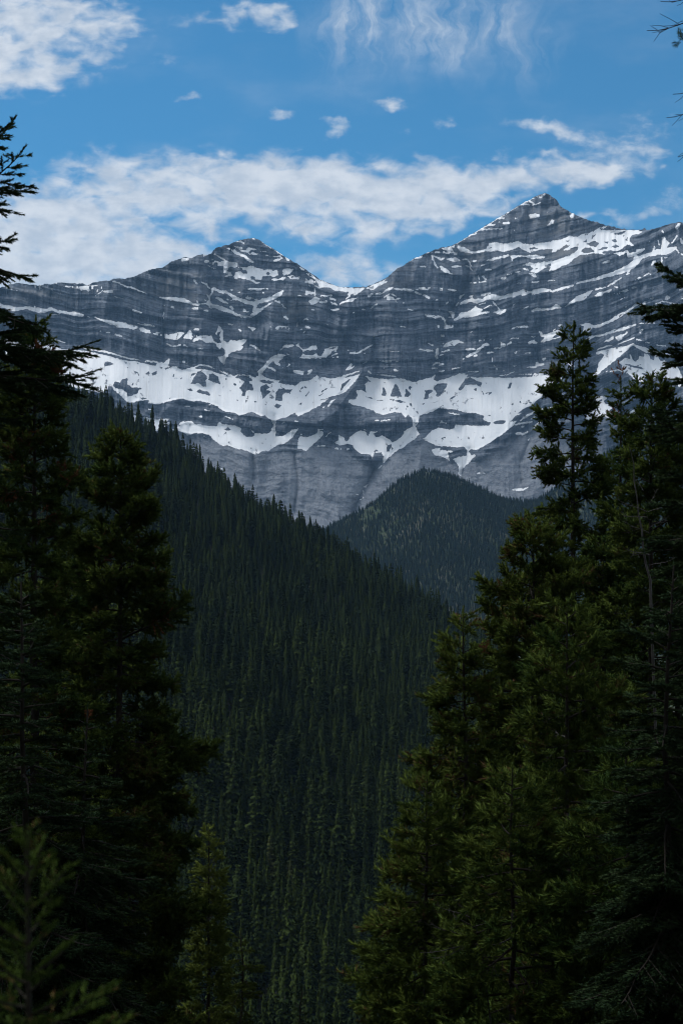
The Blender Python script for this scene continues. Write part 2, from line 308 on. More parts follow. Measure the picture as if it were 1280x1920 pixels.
# patches and ledges
for c, v in (('c1', (490,725,520,725,560,745,640,765,700,775,740,770,800,785,840,795,830,825,770,815,700,800,640,790,600,785,560,775,530,760)),
        ('c2', (0,855,60,868,120,880,190,882,215,905,260,905,310,910,312,935,270,952,215,935,150,930,110,925,80,895,30,890,0,880)),
        ('c2', (330,930,370,928,420,960,400,990,365,970,335,965)),
        ('c2', (580,990,620,1000,690,985,740,970,775,980,760,1010,710,1050,640,1045,585,1035)),
        ('c2', (765,1030,800,990,810,965,840,960,865,985,850,1000,865,1025,850,1050,810,1040)),
        ('c2', (862,1060,880,1030,940,1012,970,1005,1020,1015,1045,1010,1070,1060,1110,1090,1150,1080,1140,1050,1130,1010,1140,960,1115,980,1095,1010,1088,990,1110,960,1120,910,1140,915,1170,970,1160,1000,1170,1060,1200,1080,1230,1070,1240,1050,1280,1060,1280,1130,1230,1190,1190,1240,1180,1280,1150,1280,1115,1235,1150,1220,1185,1210,1195,1190,1180,1150,1160,1130,1150,1120,1130,1150,1100,1100,1060,1075,1000,1082,960,1055,920,1050,870,1075)),
        ('c3', (165,1110,210,1115,260,1110,335,1098,320,1130,270,1165,300,1165,280,1205,205,1220,170,1235,140,1270,120,1300,100,1280,130,1240,115,1190,100,1165,130,1160,150,1130)),
        ('d2', (690,45,740,45,770,0,815,0,790,40,760,75,750,130,720,95,690,60)),
        ('c2', (1040,540,1075,535,1065,570,1045,610,1035,650,1040,690,1100,705,1180,735,1230,755,1280,775,1280,795,1220,775,1170,770,1130,745,1110,745,1060,730,1045,745,1020,715,990,695,1010,670,1025,640,990,595,1030,610,1050,580)),
        ('c3', (365,250,400,225,420,240,475,250,400,255)), ('c3', (590,320,630,295,690,280,700,290,650,315,620,325)), ('c3', (720,275,750,280,765,310,735,315)),
        ('c3', (310,385,345,395,400,408,470,415,530,405,580,398,590,420,635,405,645,460,610,475,560,460,520,465,460,480,400,470,370,470,375,495,430,525,475,530,430,542,380,520,330,500,290,495,215,470,225,430,270,420,300,440,340,450,345,420)),
        ('c3', (700,395,740,390,800,395,795,420,750,450,710,460,690,440)), ('c3', (580,505,620,485,640,500,700,470,725,475,700,515,670,500,620,515)),
        ('c3', (740,465,800,460,820,480,870,475,850,505,820,500,770,495)), ('c3', (855,375,910,400,915,415,880,405)),
        ('c3', (920,415,980,450,1030,490,1100,520,1160,545,1280,580,1280,620,1220,605,1190,600,1140,560,1090,560,1040,530,1020,490,990,480,930,450)),
        ('c3', (950,725,1000,680,1030,670,1060,695,1050,725,1000,755,975,755)), ('c3', (1165,720,1230,745,1235,765,1180,755)), ('c3', (900,910,930,880,955,905)),
        ('c3', (420,745,440,770,430,790,470,790,510,770,600,720,560,755,490,800,430,850,380,882,340,875,380,850,400,830,420,800,390,805)),
        ('c3', (820,1155,850,1145,870,1180,900,1200,960,1185,1030,1165,1035,1195,960,1205,910,1215,890,1240,940,1260,1000,1265,1030,1240,1050,1270,1050,1290,860,1290,890,1250,895,1210,860,1180)),
        ('c3', (1080,1280,1110,1215,1160,1205,1240,1180,1230,1200,1180,1210,1170,1240,1130,1265)), ('c3', (600,1280,650,1240,725,1260,690,1290)),
        ('c4', (0,225,40,260,70,290,140,330,200,360,310,365,430,372,560,368,540,390,490,425,450,450,430,430,390,450,370,440,400,415,330,405,250,400,215,365,180,345,100,365,80,320,60,290,0,245)),
        ('c4', (285,550,330,510,400,480,470,475,430,510,350,515)), ('c4', (555,385,620,345,700,315,760,285,740,310,785,305,760,325,700,345,650,380,610,405,600,375)),
        ('c4', (0,965,40,950,75,955,70,985,0,1000)), ('c4', (20,1050,70,1025,90,1060,140,1040,150,1000,180,990,215,1000,270,975,285,980,230,1000,200,1040,160,1070,100,1075,60,1060)),
        ('c4', (440,1030,500,1005,560,970,630,932,640,940,560,990,500,1025,450,1035)), ('c4', (365,1190,400,1155,415,1125,425,1135,415,1165,470,1140,430,1175,390,1195)),
        ('c4', (830,1190,860,1182,895,1205,850,1203)), ('c4', (1262,985,1280,970,1280,1080,1255,1090)),
        ('c5', (240,620,320,605,350,598,390,575,370,620,360,670,320,650,285,630)),
        ('c5', (400,610,420,588,480,605,530,640,570,650,640,635,700,620,735,560,800,558,870,575,960,560,1015,545,1050,565,1160,580,1220,565,1280,562,1280,590,1230,595,1120,610,1140,630,1200,620,1280,600,1280,625,1220,630,1140,660,1080,635,1020,605,960,625,880,650,860,645,800,635,730,650,690,640,620,660,560,670,490,655,430,640)),
        ('c5', (140,680,190,690,230,710,280,715,270,735,235,740,200,705)), ('c5', (285,725,340,712,395,705,440,740,400,750,370,750,330,735)),
        ('c5', (240,790,300,820,320,840,350,870,400,875,350,878,280,855,240,825)), ('c5', (695,740,760,715,830,700,910,675,930,690,880,710,800,725,740,742)),
        ('c5', (940,695,980,685,1040,690,1100,690,1130,680,1170,690,1280,690,1280,715,1200,720,1150,720,1090,700,1020,700,970,715,960,740,990,785,960,750)),
        ('c5', (1050,780,1140,760,1200,770,1280,755,1280,815,1200,860,1140,850,1170,815,1140,790)), ('c5', (1120,862,1200,870,1185,905,1150,890)),
        ('c5', (430,1180,470,1140,560,1110,590,1130,620,1120,650,1125,700,1090,760,1073,810,1090,850,1095,940,1070,1010,1050,1070,1028,1130,1045,1200,1040,1280,1028,1280,1055,1180,1075,1150,1060,1060,1090,1040,1075,960,1110,920,1105,840,1130,780,1135,740,1120,680,1145,600,1170,580,1160,540,1150,480,1170)),
        ('c5', (750,1140,790,1170,800,1195,770,1175)), ('c5', (425,1115,440,1085,485,1065,460,1095,435,1125)),
        ('c6', (370,265,420,225,430,195,500,185,550,165,580,140,585,120,600,140,660,155,660,170,630,190,680,185,740,180,700,200,640,210,580,230,520,242,470,240,420,265,390,272)),
        ('c6', (750,180,800,180,820,165,800,130,760,80,800,120,840,165,900,160,885,190,840,212,800,200)), ('c6', (320,180,385,195,370,250,355,240,350,210)),
        ('c6', (265,540,300,500,340,478,420,465,450,485,490,500,440,495,400,510,385,530,340,520,300,540)),
        ('c6', (600,555,640,530,700,490,730,515,690,525,640,560,610,590,575,610,520,640,490,640,540,600,590,585)), ('c6', (840,480,855,495,895,505,890,530,840,545)),
        ('c6', (200,545,225,545,222,600,200,655,190,640)), ('c6', (1105,500,1130,480,1180,468,1210,500,1150,502)), ('c6', (1235,490,1280,460,1280,492)),
        ('c7', (0,490,80,485,160,465,240,450,310,420,370,430,420,405,480,395,530,370,560,350,580,335,620,345,600,360,560,370,620,375,700,370,790,372,880,372,930,385,900,405,840,415,820,440,820,470,860,505,830,510,800,490,760,530,720,550,640,545,590,560,580,570,650,575,710,565,760,560,800,540,830,570,780,570,740,595,700,575,640,570,600,580,520,570,460,580,400,580,340,625,300,660,240,680,190,710,120,725,150,690,90,695,60,710,0,735,0,660,60,650,130,640,200,630,270,600,330,580,380,540,380,515,330,520,290,545,250,550,270,530,310,505,280,495,240,520,200,545,190,560,155,565,160,530,120,530,80,540,60,530,0,515)),
        ('c7', (790,760,800,725,830,715,820,745)), ('c7', (850,575,880,585,910,605,890,640,855,640,860,600)),
        ('c7', (1090,570,1085,530,1100,500,1095,430,1120,430,1140,460,1165,480,1140,520,1130,560)), ('c7', (1210,360,1230,310,1255,310,1250,345,1225,365)),
        ('c7', (860,805,900,770,930,785,880,800)), ('c7', (260,1035,310,990,370,940,440,910,510,885,490,910,460,945,430,975,370,985,310,1005,275,1030)),
        ('c7', (515,940,550,905,600,900,580,940)), ('c7', (610,1170,690,1115,740,1085,800,1060,860,1010,960,985,960,1010,880,1020,830,1060,780,1090,720,1130,650,1165,620,1180)),
        ('c7', (420,1240,430,1200,400,1185,460,1165,520,1190,480,1230,465,1252)),
        ('c8', (55,370,100,330,60,310,50,280,70,310,130,300,200,270,265,265,230,290,180,310,150,345,215,325,245,310,240,330,150,350,90,370)),
        ('c8', (590,380,640,345,685,320,685,350,620,370)),
        ('c8', (530,460,600,440,700,420,800,405,850,385,880,400,950,415,1000,440,1080,460,1150,470,1190,490,1140,490,1080,480,1030,480,1000,465,950,460,900,430,850,400,800,440,750,480,700,525,640,570,590,610,540,655,500,690,430,730,420,725,490,670,540,610,560,540,610,485,580,470,530,475)),
        ('c8', (550,665,600,630,660,620,720,615,800,640,830,660,870,700,940,720,930,700,960,660,1010,690,1060,670,1120,690,1200,690,1250,760,1280,700,1240,600,1210,580,1200,545,1160,550,1120,530,1080,535,1060,490,1030,490,1035,530,1000,520,980,480,940,465,945,495,900,495,880,545,850,530,830,480,815,480,830,520,780,510,730,545,760,570,750,600,700,610,620,620)),
        ('c8', (530,840,630,838,600,880,605,900,650,910,690,950,735,975,740,1040,660,1040,600,1000,560,1060,480,1085,440,1050,450,1000,480,900,520,900)),
        ('c8', (800,990,840,960,890,940,915,1000,880,1040,830,1030)),
        ('d5', (160,870,210,855,240,855,230,880,300,870,330,930,320,950,340,990,300,960,260,935,190,925,165,900)),
        ('d5', (940,1280,980,1255,1060,1260,1130,1235,1100,1260,1060,1280)), ('d5', (225,605,250,575,275,605)),
        ('d6', (90,430,110,320,130,310,200,320,290,280,300,245,355,270,340,310,260,380,200,440,180,458,140,435)), ('d6', (895,640,930,600,945,590,925,625)),
        ('d6', (750,815,800,785,780,820)), ('d3', (690,185,740,180,800,200,790,230,730,215,700,210)), ('d3', (830,225,850,185,880,185,860,215)),
        ('d3', (1030,550,1060,490,1125,462,1090,490,1050,545)), ('d2', (495,645,520,632,540,660)),
        ('d2', (0,665,50,675,130,675,200,665,170,700,215,710,150,745,130,760,40,770,0,720)),
        ('d1', (1000,750,1050,765,1130,785,1270,770,1230,820,1280,815,1200,880,1140,900,1080,880,1030,840,1060,800)), ('d1', (840,720,930,745,940,800,880,800))):
    S(c, *v)
for c, v in (('c3', (520,445,545,425,575,445,540,458)), ('c5', (715,610,770,600,740,620)), ('c7', (400,550,440,520,490,520,520,560,470,570,430,570)),
        ('c7', (450,490,520,460,560,490,530,520,480,505)), ('c7', (420,470,460,450,450,480)), ('c7', (590,470,640,465,630,490)), ('c7', (660,455,700,445,720,470,690,480)),
        ('c7', (660,520,700,490,740,510,700,525)), ('c7', (670,405,800,375,770,400,730,415)), ('c7', (470,450,540,400,520,430,490,440)),
        ('c7', (85,680,140,660,150,680,110,695)), ('c7', (270,465,310,450,290,475)), ('c7', (540,545,600,515,650,520,600,540)), ('c7', (770,460,810,430,800,465)),
        ('c7', (425,950,460,932,440,955)), ('c8', (820,565,850,580,830,590)), ('c8', (640,950,680,940,690,970,650,970)), ('c8', (630,1000,665,1000,660,1020)),
        ('c8', (565,865,590,865,590,885,565,885)), ('d5', (220,885,265,890,240,900)), ('d6', (175,355,190,350,185,365))):
    H(c, *v)
for c, v in (('c3', (920,400,8,1000,455,11,1075,508,8)), ('c8', (780,560,8,830,575,14,900,590,20,940,600,10)), ('c8', (870,580,8,920,560,8)),
        ('c8', (930,640,14,1000,670,12,1110,660,8))):
    HL(c, *v)
LINES = '''c1 0,705,40 60,720,30 100,735,55 180,745,35 260,730,25 340,745,40 380,755,50 450,760,35 520,745,30
c1 520,798,8 600,800,8|c1 865,815,6 910,825,6|c1 950,825,10 1000,845,12 1080,870,30 1150,885,40|c2 470,985,14 510,1000,20|c2 545,1000,15 550,1005,10
c2 875,455,18 910,490,12|c2 950,470,8 1000,500,14 1030,540,8
c2 530,625,8 580,635,18 640,640,30 700,645,40 770,655,40 810,665,30 850,690,18 900,700,14 960,692,8 1010,690,10
c2 1090,545,14 1140,570,22 1200,575,22 1240,605,22 1280,630,20|c2 1100,620,8 1140,650,18 1190,680,18 1215,685,14
c2 65,465,12 130,485,16 200,520,14 240,525,14 290,545,14 340,565,10 410,595,6
c2 1070,192,8 1110,210,12 1160,240,16 1220,280,18|c2 1010,310,6 1090,340,6|c2 1015,265,12 1025,275,12|c2 1180,375,20 1230,382,10|c2 80,622,5 165,642,5
c2 0,1175,14 70,1195,16 160,1222,10|c2 175,1225,12 250,1240,16 320,1257,8|c2 390,1262,12 510,1275,14|c2 600,1090,8 640,1110,10 690,1115,14 740,1102,12|c2 770,1100,10 810,1122,10
c2 5,978,12 30,978,10|c2 90,1000,16 155,1015,18|c2 910,1135,8 965,1140,8|c2 570,770,10 575,840,5
c1 465,1035,10 560,1055,10 655,1080,8|c1 790,1118,14 900,1145,16 1050,1170,16 1150,1195,14 1230,1222,8|c1 0,990,20 40,1000,18 130,1003,20 250,1015,12
c1 955,612,6 1030,560,10|c1 1000,965,10 1010,966,8|c1 1060,982,10 1095,980,14
c3 140,180,12 190,205,25 250,245,25 310,265,22 350,300,25 390,325,25|c3 230,180,6 280,215,8 330,220,25 365,215,10|c3 345,235,8 365,250,6|c3 270,115,14 310,145,10|c3 390,92,12 410,94,14
c3 470,220,6 530,222,6|c3 525,262,12 545,264,8|c3 605,270,8 670,272,14|c3 480,125,4 600,200,6 650,235,8 700,265,8|c3 110,430,18 170,440,10|c3 250,380,8 300,385,8
c3 1050,575,18 1160,572,16|c3 1010,595,10 1018,660,14|c3 1070,725,22 1130,725,20|c3 1080,665,16 1180,662,14|c3 1165,690,20 1215,705,18|c3 980,800,10 1010,808,12 1025,800,6|c3 1180,805,10 1215,805,20 1260,795,10
c3 840,935,18 840,970,12|c3 895,1035,10 915,1020,10|c3 955,560,16 970,575,8|c3 925,495,14 945,510,8
c3 0,590,20 40,605,20 100,640,14|c3 100,625,14 160,645,20 200,675,28 270,705,30 340,730,32 400,745,40 450,730,40 490,715,40 550,700,40 600,680,40 650,655,45 690,620,20
c3 0,760,25 60,785,45 130,805,35 190,830,25 240,860,20 300,870,18 380,875,14|c3 30,680,10 80,715,20 140,738,14|c3 175,775,25 200,795,15|c3 320,820,8 350,825,6
c3 620,715,18 660,730,18|c3 680,750,6 730,795,8|c3 710,870,14 745,895,18|c3 150,945,10 190,955,10|c3 370,1155,12 410,1170,20 440,1195,18 470,1215,6|c3 670,1205,8 720,1170,25 790,1160,25|c3 1190,1260,14 1230,1245,16
c4 360,480,10 400,455,14|c4 725,425,8 780,390,20 830,372,12|c4 850,380,14 900,385,18 1000,395,22 1040,402,14|c4 1060,415,14 1115,438,14|c4 1140,445,20 1200,475,18
c4 600,450,35 630,430,14|c4 660,435,18 710,428,18|c4 740,475,6 800,425,8|c4 820,430,8 870,460,6|c4 610,580,8 640,555,16 670,535,12|c4 535,585,14 555,590,10|c4 440,620,14 450,615,8|c4 850,480,5 870,520,7|c4 930,525,10 945,525,8
c4 1060,70,14 1110,60,20|c4 1000,100,10 1030,90,10|c4 1170,22,12 1190,18,12|c4 1220,50,12 1280,70,10|c4 1225,85,14 1235,95,10|c4 1110,155,12 1160,162,12|c4 1250,130,14 1255,150,14
c4 985,585,8 1030,595,10|c4 1155,645,10 1200,650,22 1270,665,18|c4 225,1055,12 270,1030,10|c4 405,1020,14 445,1025,14|c4 540,1030,10 555,1028,10|c4 530,1130,5 575,1105,10|c4 740,1172,8 745,1175,8|c4 0,1205,25 20,1195,15
c4 585,1210,16 620,1225,10|c4 1190,930,10 1240,950,6|c4 1090,985,6 1150,990,6 1180,998,18 1225,1000,14|c4 300,1270,12 390,1240,10 490,1205,10|c4 670,1238,5 760,1245,12 860,1258,8|c4 900,760,5 960,765,4
c5 0,710,12 60,690,8|c5 460,735,8 490,720,10 525,745,10 545,790,12|c5 150,690,5 175,740,8 190,780,12 215,815,14|c5 50,798,12 90,803,8|c5 360,800,14 390,800,20 440,797,12|c5 570,745,16 600,740,16|c5 490,790,8 530,805,14 560,840,14
c5 640,790,12 690,780,8|c5 690,830,22 740,825,14|c5 850,920,14 890,912,16|c5 660,895,14 700,930,8|c5 620,890,10 630,920,14|c5 910,880,8 950,868,8|c5 1070,820,14 1120,835,14|c5 990,860,12 1040,845,8|c5 1160,955,14 1220,950,10|c5 1005,968,8 1045,966,8
c5 530,485,14 600,470,10|c5 640,430,14 720,425,10 810,420,10 860,420,8|c5 720,385,18 790,380,14|c5 870,365,20 925,365,20|c5 825,350,14 840,352,8|c5 800,320,8 880,312,12|c5 905,265,14 935,245,10|c5 1040,175,14 1130,180,10
c5 1160,185,14 1240,160,10|c5 1130,140,20 1170,165,12|c5 1190,100,10 1240,105,14 1280,80,20|c5 400,572,5 600,452,7 830,312,7 960,232,7 1070,167,9 1200,97,9|c5 985,320,8 1010,315,6|c5 978,430,8 982,440,6
c5 400,1185,20 420,1165,16|c5 300,1165,16 320,1155,12|c5 0,1060,14 45,1080,10|c5 75,1085,16 130,1115,12|c5 200,1130,12 215,1132,8
c6 680,150,8 745,115,8|c6 620,115,6 690,95,8|c6 90,215,12 180,240,20 240,230,20 280,265,12 290,300,14 283,340,6|c6 325,240,12 340,242,8|c6 232,160,8 232,185,5|c6 250,420,18 270,422,18|c6 255,585,10 300,575,18 330,565,12
c6 500,560,18 550,555,20 585,562,8|c6 780,548,12 840,548,10|c6 910,515,14 945,490,14|c6 930,460,5 980,450,8 1030,450,6|c6 120,500,8 160,515,10|c6 40,563,6 100,568,14 155,575,16|c6 260,500,10 270,505,10|c6 465,660,10 480,655,8
c6 760,640,6 765,690,8|c6 775,720,10 790,730,8|c6 160,750,14 210,752,12|c6 230,780,10 275,775,14|c6 350,760,8 430,742,12|c6 1000,335,8 1050,342,10|c6 1085,352,6 1105,360,6|c6 1155,180,12 1200,160,25 1280,160,20|c6 1050,165,5 1120,130,10
c6 970,118,10 985,110,8|c6 540,390,8 555,382,8|c6 1235,385,14 1245,420,12 1280,425,18|c6 1145,435,6 1190,430,8|c6 1265,660,12 1280,655,12|c6 1195,692,10 1215,690,8|c6 1100,735,5 1160,738,16 1200,738,8|c6 970,725,8 1000,727,8
c6 835,818,8 900,815,8 980,788,8|c6 1030,805,6 1070,815,8|c6 1095,812,8 1130,805,12 1150,815,8|c6 1170,818,8 1280,800,12|c6 520,780,6 620,785,8
c7 0,545,14 40,535,10|c7 0,600,30 90,600,10|c7 0,755,25 20,770,14|c7 0,905,40 60,890,35 140,885,18 160,900,10 230,875,22 330,845,18
c7 370,830,14 450,810,20 520,795,25 600,770,30 680,745,35 760,720,45 820,690,45 870,650,60 900,620,40 930,600,30 1000,580,30 1060,560,45 1120,560,50 1180,540,40 1220,520,15
c7 1180,480,10 1230,420,12|c7 1060,460,8 1080,500,14|c7 1010,590,8 1035,520,20|c7 1255,450,14 1275,475,30 1300,490,30|c7 1215,530,8 1240,565,14|c7 1265,580,14 1285,585,14|c7 880,545,10 945,535,12|c7 1100,375,14 1105,390,10|c7 1095,610,14 1095,690,8
c7 1010,670,14 1030,640,20|c7 940,765,8 980,745,14|c7 995,750,12 1005,750,8|c7 1120,612,8 1140,605,8|c7 630,855,8 690,820,14 750,780,10|c7 0,1058,14 100,1050,18 150,1045,20 190,1025,35 235,1035,8|c7 530,880,14 615,865,12
c7 600,905,8 640,895,20 660,885,8|c7 695,860,12 720,862,10|c7 0,818,14 40,815,8|c7 110,805,6 180,802,6|c7 520,1200,25 580,1185,20 630,1160,25|c7 620,1260,14 690,1235,25 760,1220,25 830,1195,20 870,1185,10|c7 900,1172,5 1035,1168,8
c7 910,1250,14 930,1225,16|c7 1100,980,10 1200,1005,12 1290,1010,10|c7 540,1280,12 620,1265,12|c7 760,1280,12 800,1250,10|c7 45,1240,10 70,1265,12|c7 220,1190,14 240,1185,12|c7 165,1228,10 180,1222,8|c7 100,1280,14 160,1255,25 240,1235,20|c7 745,970,4 780,950,6
c8 0,370,14 25,378,10|c8 440,355,8 480,335,20 530,320,14 610,305,14 660,285,18 720,268,18|c8 740,330,6 795,290,14|c8 545,435,6 620,410,10 670,400,10|c8 720,390,8 800,360,10 860,335,10|c8 880,352,8 945,362,6|c8 1055,395,8 1130,408,8|c8 1170,430,6 1225,440,6
c8 955,375,5 1000,378,5|c8 0,645,8 50,650,8 100,640,10 150,625,18 210,600,14|c8 80,520,18 100,510,14|c8 0,585,8 15,586,8|c8 25,545,8 35,547,6|c8 280,540,10 340,580,20|c8 0,1020,14 40,970,25 70,945,14|c8 0,1105,8 60,1050,14|c8 130,935,8 190,930,10
d5 320,885,18 355,890,12|d5 610,1110,10 630,1100,14|d5 660,1100,10 690,1110,8|d5 1040,580,8 1110,530,25 1180,490,14|d5 1190,530,25 1250,470,20|d5 990,620,14 1060,605,20 1160,590,12|d5 1000,710,20 1040,705,25|d5 1055,715,20 1110,695,14
d5 1058,640,20 1068,636,14|d5 1180,640,14 1240,585,12|d5 1115,775,12 1125,765,12|d5 1145,562,10 1160,556,8|d5 325,500,8 400,515,14 430,525,8|d5 275,600,10 300,604,8
d6 300,410,12 330,408,18 360,405,10|d6 478,430,18 495,435,14|d6 526,432,10 530,440,8|d6 590,438,16 612,436,10|d6 875,152,12 910,152,10|d6 930,155,8 1020,145,12|d6 765,245,8 790,246,6|d6 300,240,8 345,240,8|d6 130,290,10 145,290,8|d6 375,315,4 425,265,5
d6 755,850,8 750,930,5|d6 685,890,8 697,892,6|d6 720,942,10 735,936,8|d6 870,470,14 905,465,10|d6 70,158,12 100,160,8|d3 440,150,14 490,170,18 520,190,10|d3 1220,175,14 1250,160,25 1270,115,10|d3 995,555,12 1005,545,10|d3 945,940,14 1000,940,16
d3 580,710,10 610,705,8|d3 705,690,8 740,692,8|d2 360,540,8 400,548,10|d2 555,580,14 600,588,8|d2 760,645,8 800,655,12 835,678,10|d2 595,525,10 620,525,8|d2 700,1165,8 735,1170,8|d2 1015,770,8 1050,810,6|d1 845,665,10 855,680,8|d1 950,657,10 965,657,8|d1 1058,676,8 1085,684,8'''
for ln in LINES.replace('\n', '|').split('|'):
    w = ln.split()
    L(w[0], *[float(t) for q in w[1:] for t in q.split(',')])

def raster_snow(x0, y0, w, h, ss):
    """coverage of the traced snow on a grid of 1/ss photo pixels"""
    M = np.zeros((h * ss, w * ss), np.float32)
    for op, kind, pts in SN:
        P = np.array([(p[0], p[1]) for p in pts]) - (x0, y0)
        P *= ss
        rad = max(p[2] for p in pts) * ss if kind == 'l' else 1
        ax, ay = np.floor(P.min(0) - rad - 1).astype(int); bx, by = np.ceil(P.max(0) + rad + 1).astype(int)
        ax, ay = max(ax, 0), max(ay, 0); bx, by = min(bx, w * ss), min(by, h * ss)
        if bx <= ax or by <= ay: continue
        X = np.arange(ax, bx) + .5; Y = (np.arange(ay, by) + .5)[:, None]
        if kind == 'p':
            ins = np.zeros((by - ay, bx - ax), bool)
            n = len(P)
            for i in range(n):
                (xa, ya), (xb, yb) = P[i], P[(i + 1) % n]
                if ya == yb: continue
                lo, hi = (ya, yb) if ya < yb else (yb, ya)
                r0 = max(int(np.ceil(lo - .5)) - ay, 0); r1 = min(int(np.ceil(hi - .5)) - ay, by - ay)
                if r1 <= r0: continue
                yy = Y[r0:r1]
                ins[r0:r1] ^= X[None, :] < (xa + (yy - ya) * (xb - xa) / (yb - ya))
        else:
            ins = np.zeros((by - ay, bx - ax), bool)
            R = [p[2] * ss * .5 for p in pts]
            for i in range(len(P) - 1):
                d = P[i + 1] - P[i]; q = max(d @ d, 1e-6)
                t = np.clip(((X - P[i][0]) * d[0] + (Y - P[i][1]) * d[1]) / q, 0, 1)
                rr = R[i] + (R[i + 1] - R[i]) * t
                ins |= (X - P[i][0] - t * d[0]) ** 2 + (Y - P[i][1] - t * d[1]) ** 2 < np.maximum(rr, .55 * ss) ** 2
        M[ay:by, ax:bx][ins] = op
    return M.reshape(h, ss, w, ss).mean((1, 3))

# ================================================================ the mountain
RIDGE = [(-200,545),(-60,542),(0,540),(19,534),(36,530),(54,534),(66,534),(71,536),(88,531.5),(96,534),(105,530),(120,530),(131,531),(156,532),(163,535),(172,531),(187,527),(206,526),
  (214,522.5),(237,522),(247,520.5),(262,513.5),(286,504),(305,501),(322,490.6),(339,485),(348,481.6),(359,484.6),(369,479),(380,476.7),(389,477.5),(397,474.7),(400.6,469),(408,463.4),
  (427,459.7),(437.5,454),(449,450),(462,448),(477,445.7),(484,449),(497.5,458),(512.5,466.6),(531,479),(556,494),(580,510.6),(602.5,525.6),(616,531),(638,538),(661,539),(687,538),
  (700,533),(721,522.5),(736,511),(745,503),(758,497),(766,490),(782.5,482),(801,473),(823,466),(851,459),(879,442),(911,422),(936,407),(958,394),(981,380),(1005,368),(1016,363),
  (1021,361),(1029.5,366),(1041.6,373),(1050,386),(1072,400),(1092,408),(1109,415.6),(1119,415),(1125,420),(1139,423),(1161,427.7),(1173,430),(1192.5,431),(1203,431),(1207,427),
  (1212,432),(1236,425.5),(1256,420),(1271,416),(1280,418),(1330,408),(1420,430),(1500,470)]
MX0, MX1, MSTEP, MROWS = -150, 1430, 1.25, 430
MBASE = 1020.0
px = np.arange(MX0, MX1, MSTEP, dtype=np.float32)
rp = np.array(RIDGE)
ridge = np.interp(px, rp[:, 0], rp[:, 1]) + (fbm(px / 5, px * 0, 3, 41) - .5) * 3.0
t = np.linspace(0, 1, MROWS, dtype=np.float32)[:, None]
PX = np.repeat(px[None], MROWS, 0)
PY = MBASE + (ridge[None] - MBASE) * t
SX0, SY0 = MX0 - 20, 340
mask = raster_snow(SX0, SY0, 1640, 700, 2)
def samp(A, x, y):
    x = np.clip(x - SX0 - .5, 0, A.shape[1] - 1.01); y = np.clip(y - SY0 - .5, 0, A.shape[0] - 1.01)
    xi = x.astype(int); yi = y.astype(int); fx = x - xi; fy = y - yi
    return (A[yi, xi] * (1 - fx) + A[yi, xi + 1] * fx) * (1 - fy) + (A[yi + 1, xi] * (1 - fx) + A[yi + 1, xi + 1] * fx) * fy
wx = (fbm(PX / 4, PY / 4, 2, 51) - .5) * 3.2; wy = (fbm(PX / 4, PY / 4, 2, 61) - .5) * 2.6
SNOW = samp(mask, PX + wx, PY + wy).astype(np.float32)
# beds of the limestone: a shallow trough, steeper on the right
BED = np.interp(px, [-150, 0, 150, 300, 450, 640, 800, 900, 1000, 1100, 1200, 1280, 1430], [-135, -95, -62, -36, -13, 0, 2, -5, -18, -45, -80, -108, -160])
ST = PY - BED[None] + (fbm(PX / 110, PY / 110, 3, 71) - .5) * 26
# parts of the face: foot slabs painted paler as sunlit, the dark upper walls
apron = np.interp(px, [-150, 200, 330, 400, 480, 560, 640, 700, 790, 870, 960, 1020, 1100, 1430], [800, 800, 808, 826, 850, 842, 836, 872, 826, 880, 822, 800, 830, 860])
SLAB = sm(PY - apron[None] + (fbm(PX / 14, PY / 14, 3, 81) - .5) * 14, -8, 10)
SLAB *= 1 - .9 * sm(PX, 1090, 1150)
big = blur(blur(samp(mask, PX, PY).astype(np.float32), 9, 1), 7, 0)
n1 = vnoise(ST / 11 + 3, ST * 0 + .5 + PX / 400, 91); n2 = vnoise(ST / 27, PX / 300, 92)
cot = .36 + .34 * sm(PY, 560, 440) * sm(PX, 820, 900) + .72 * big + .5 * SLAB
cot += .55 * sm(n1, .68, .9) * (1 - SLAB) * (1 - big)
cot = blur(cot, 3, 1)
U = (PX - HX) / F; Vv = (HY - PY) / F
dv = np.diff(Vv, axis=0, prepend=Vv[:1])
base = 4230 + (fbm(px / 160, px * 0 + 3, 3, 99) - .5) * 260
lnY = np.log(base)[None] + np.cumsum(cot * dv / (1 - cot * Vv), 0)
Yd = np.exp(lnY)
Yd = blur(Yd, 7, 1); Yd = Yd + (blur(Yd, 14, 1) - Yd) * sm(blur(big, 5, 1), .05, .4)
for k in (24,): Yd = Yd - .55 * (blur(Yd, k, 1) - blur(Yd, 160, 1))
rock = np.clip(1 - big * 1.6, 0, 1)
cliff = rock * (1 - .75 * SLAB)
wob = (fbm(PX / 60, PY / 60, 2, 100) - .5) * 22
calm = 1 - .75 * sm(big, .1, .55)
D = (fbm(PX / 120, PY / 260, 3, 101) - .5) * 150 * (.35 + .65 * calm)
D += (ridged((PX + wob) / 58, PY / 150, 2, 111) - .5) * 110 * (.15 + .85 * cliff)
D += (ridged((PX + wob * .6) / 19, PY / 95, 2, 121) - .5) * 44 * cliff * (.25 + .9 * fbm(PX / 70, PY / 45, 2, 122))
D += (fbm((PX + wob * .3) / 6, PY / 34, 2, 131) - .5) * 32 * cliff
saw = vnoise(ST / 7.0 + PX / 700, PX / 150, 142); saw = sm(saw, .38, .62)
D += (.5 - saw) * 16 * rock * (1 - .9 * SLAB)
D += (n1 - .5) * 20 * cliff + (n2 - .5) * 26 * cliff + (vnoise(ST / 4.2, PX / 60, 141) - .5) * 11 * rock * (1 - .85 * SLAB)
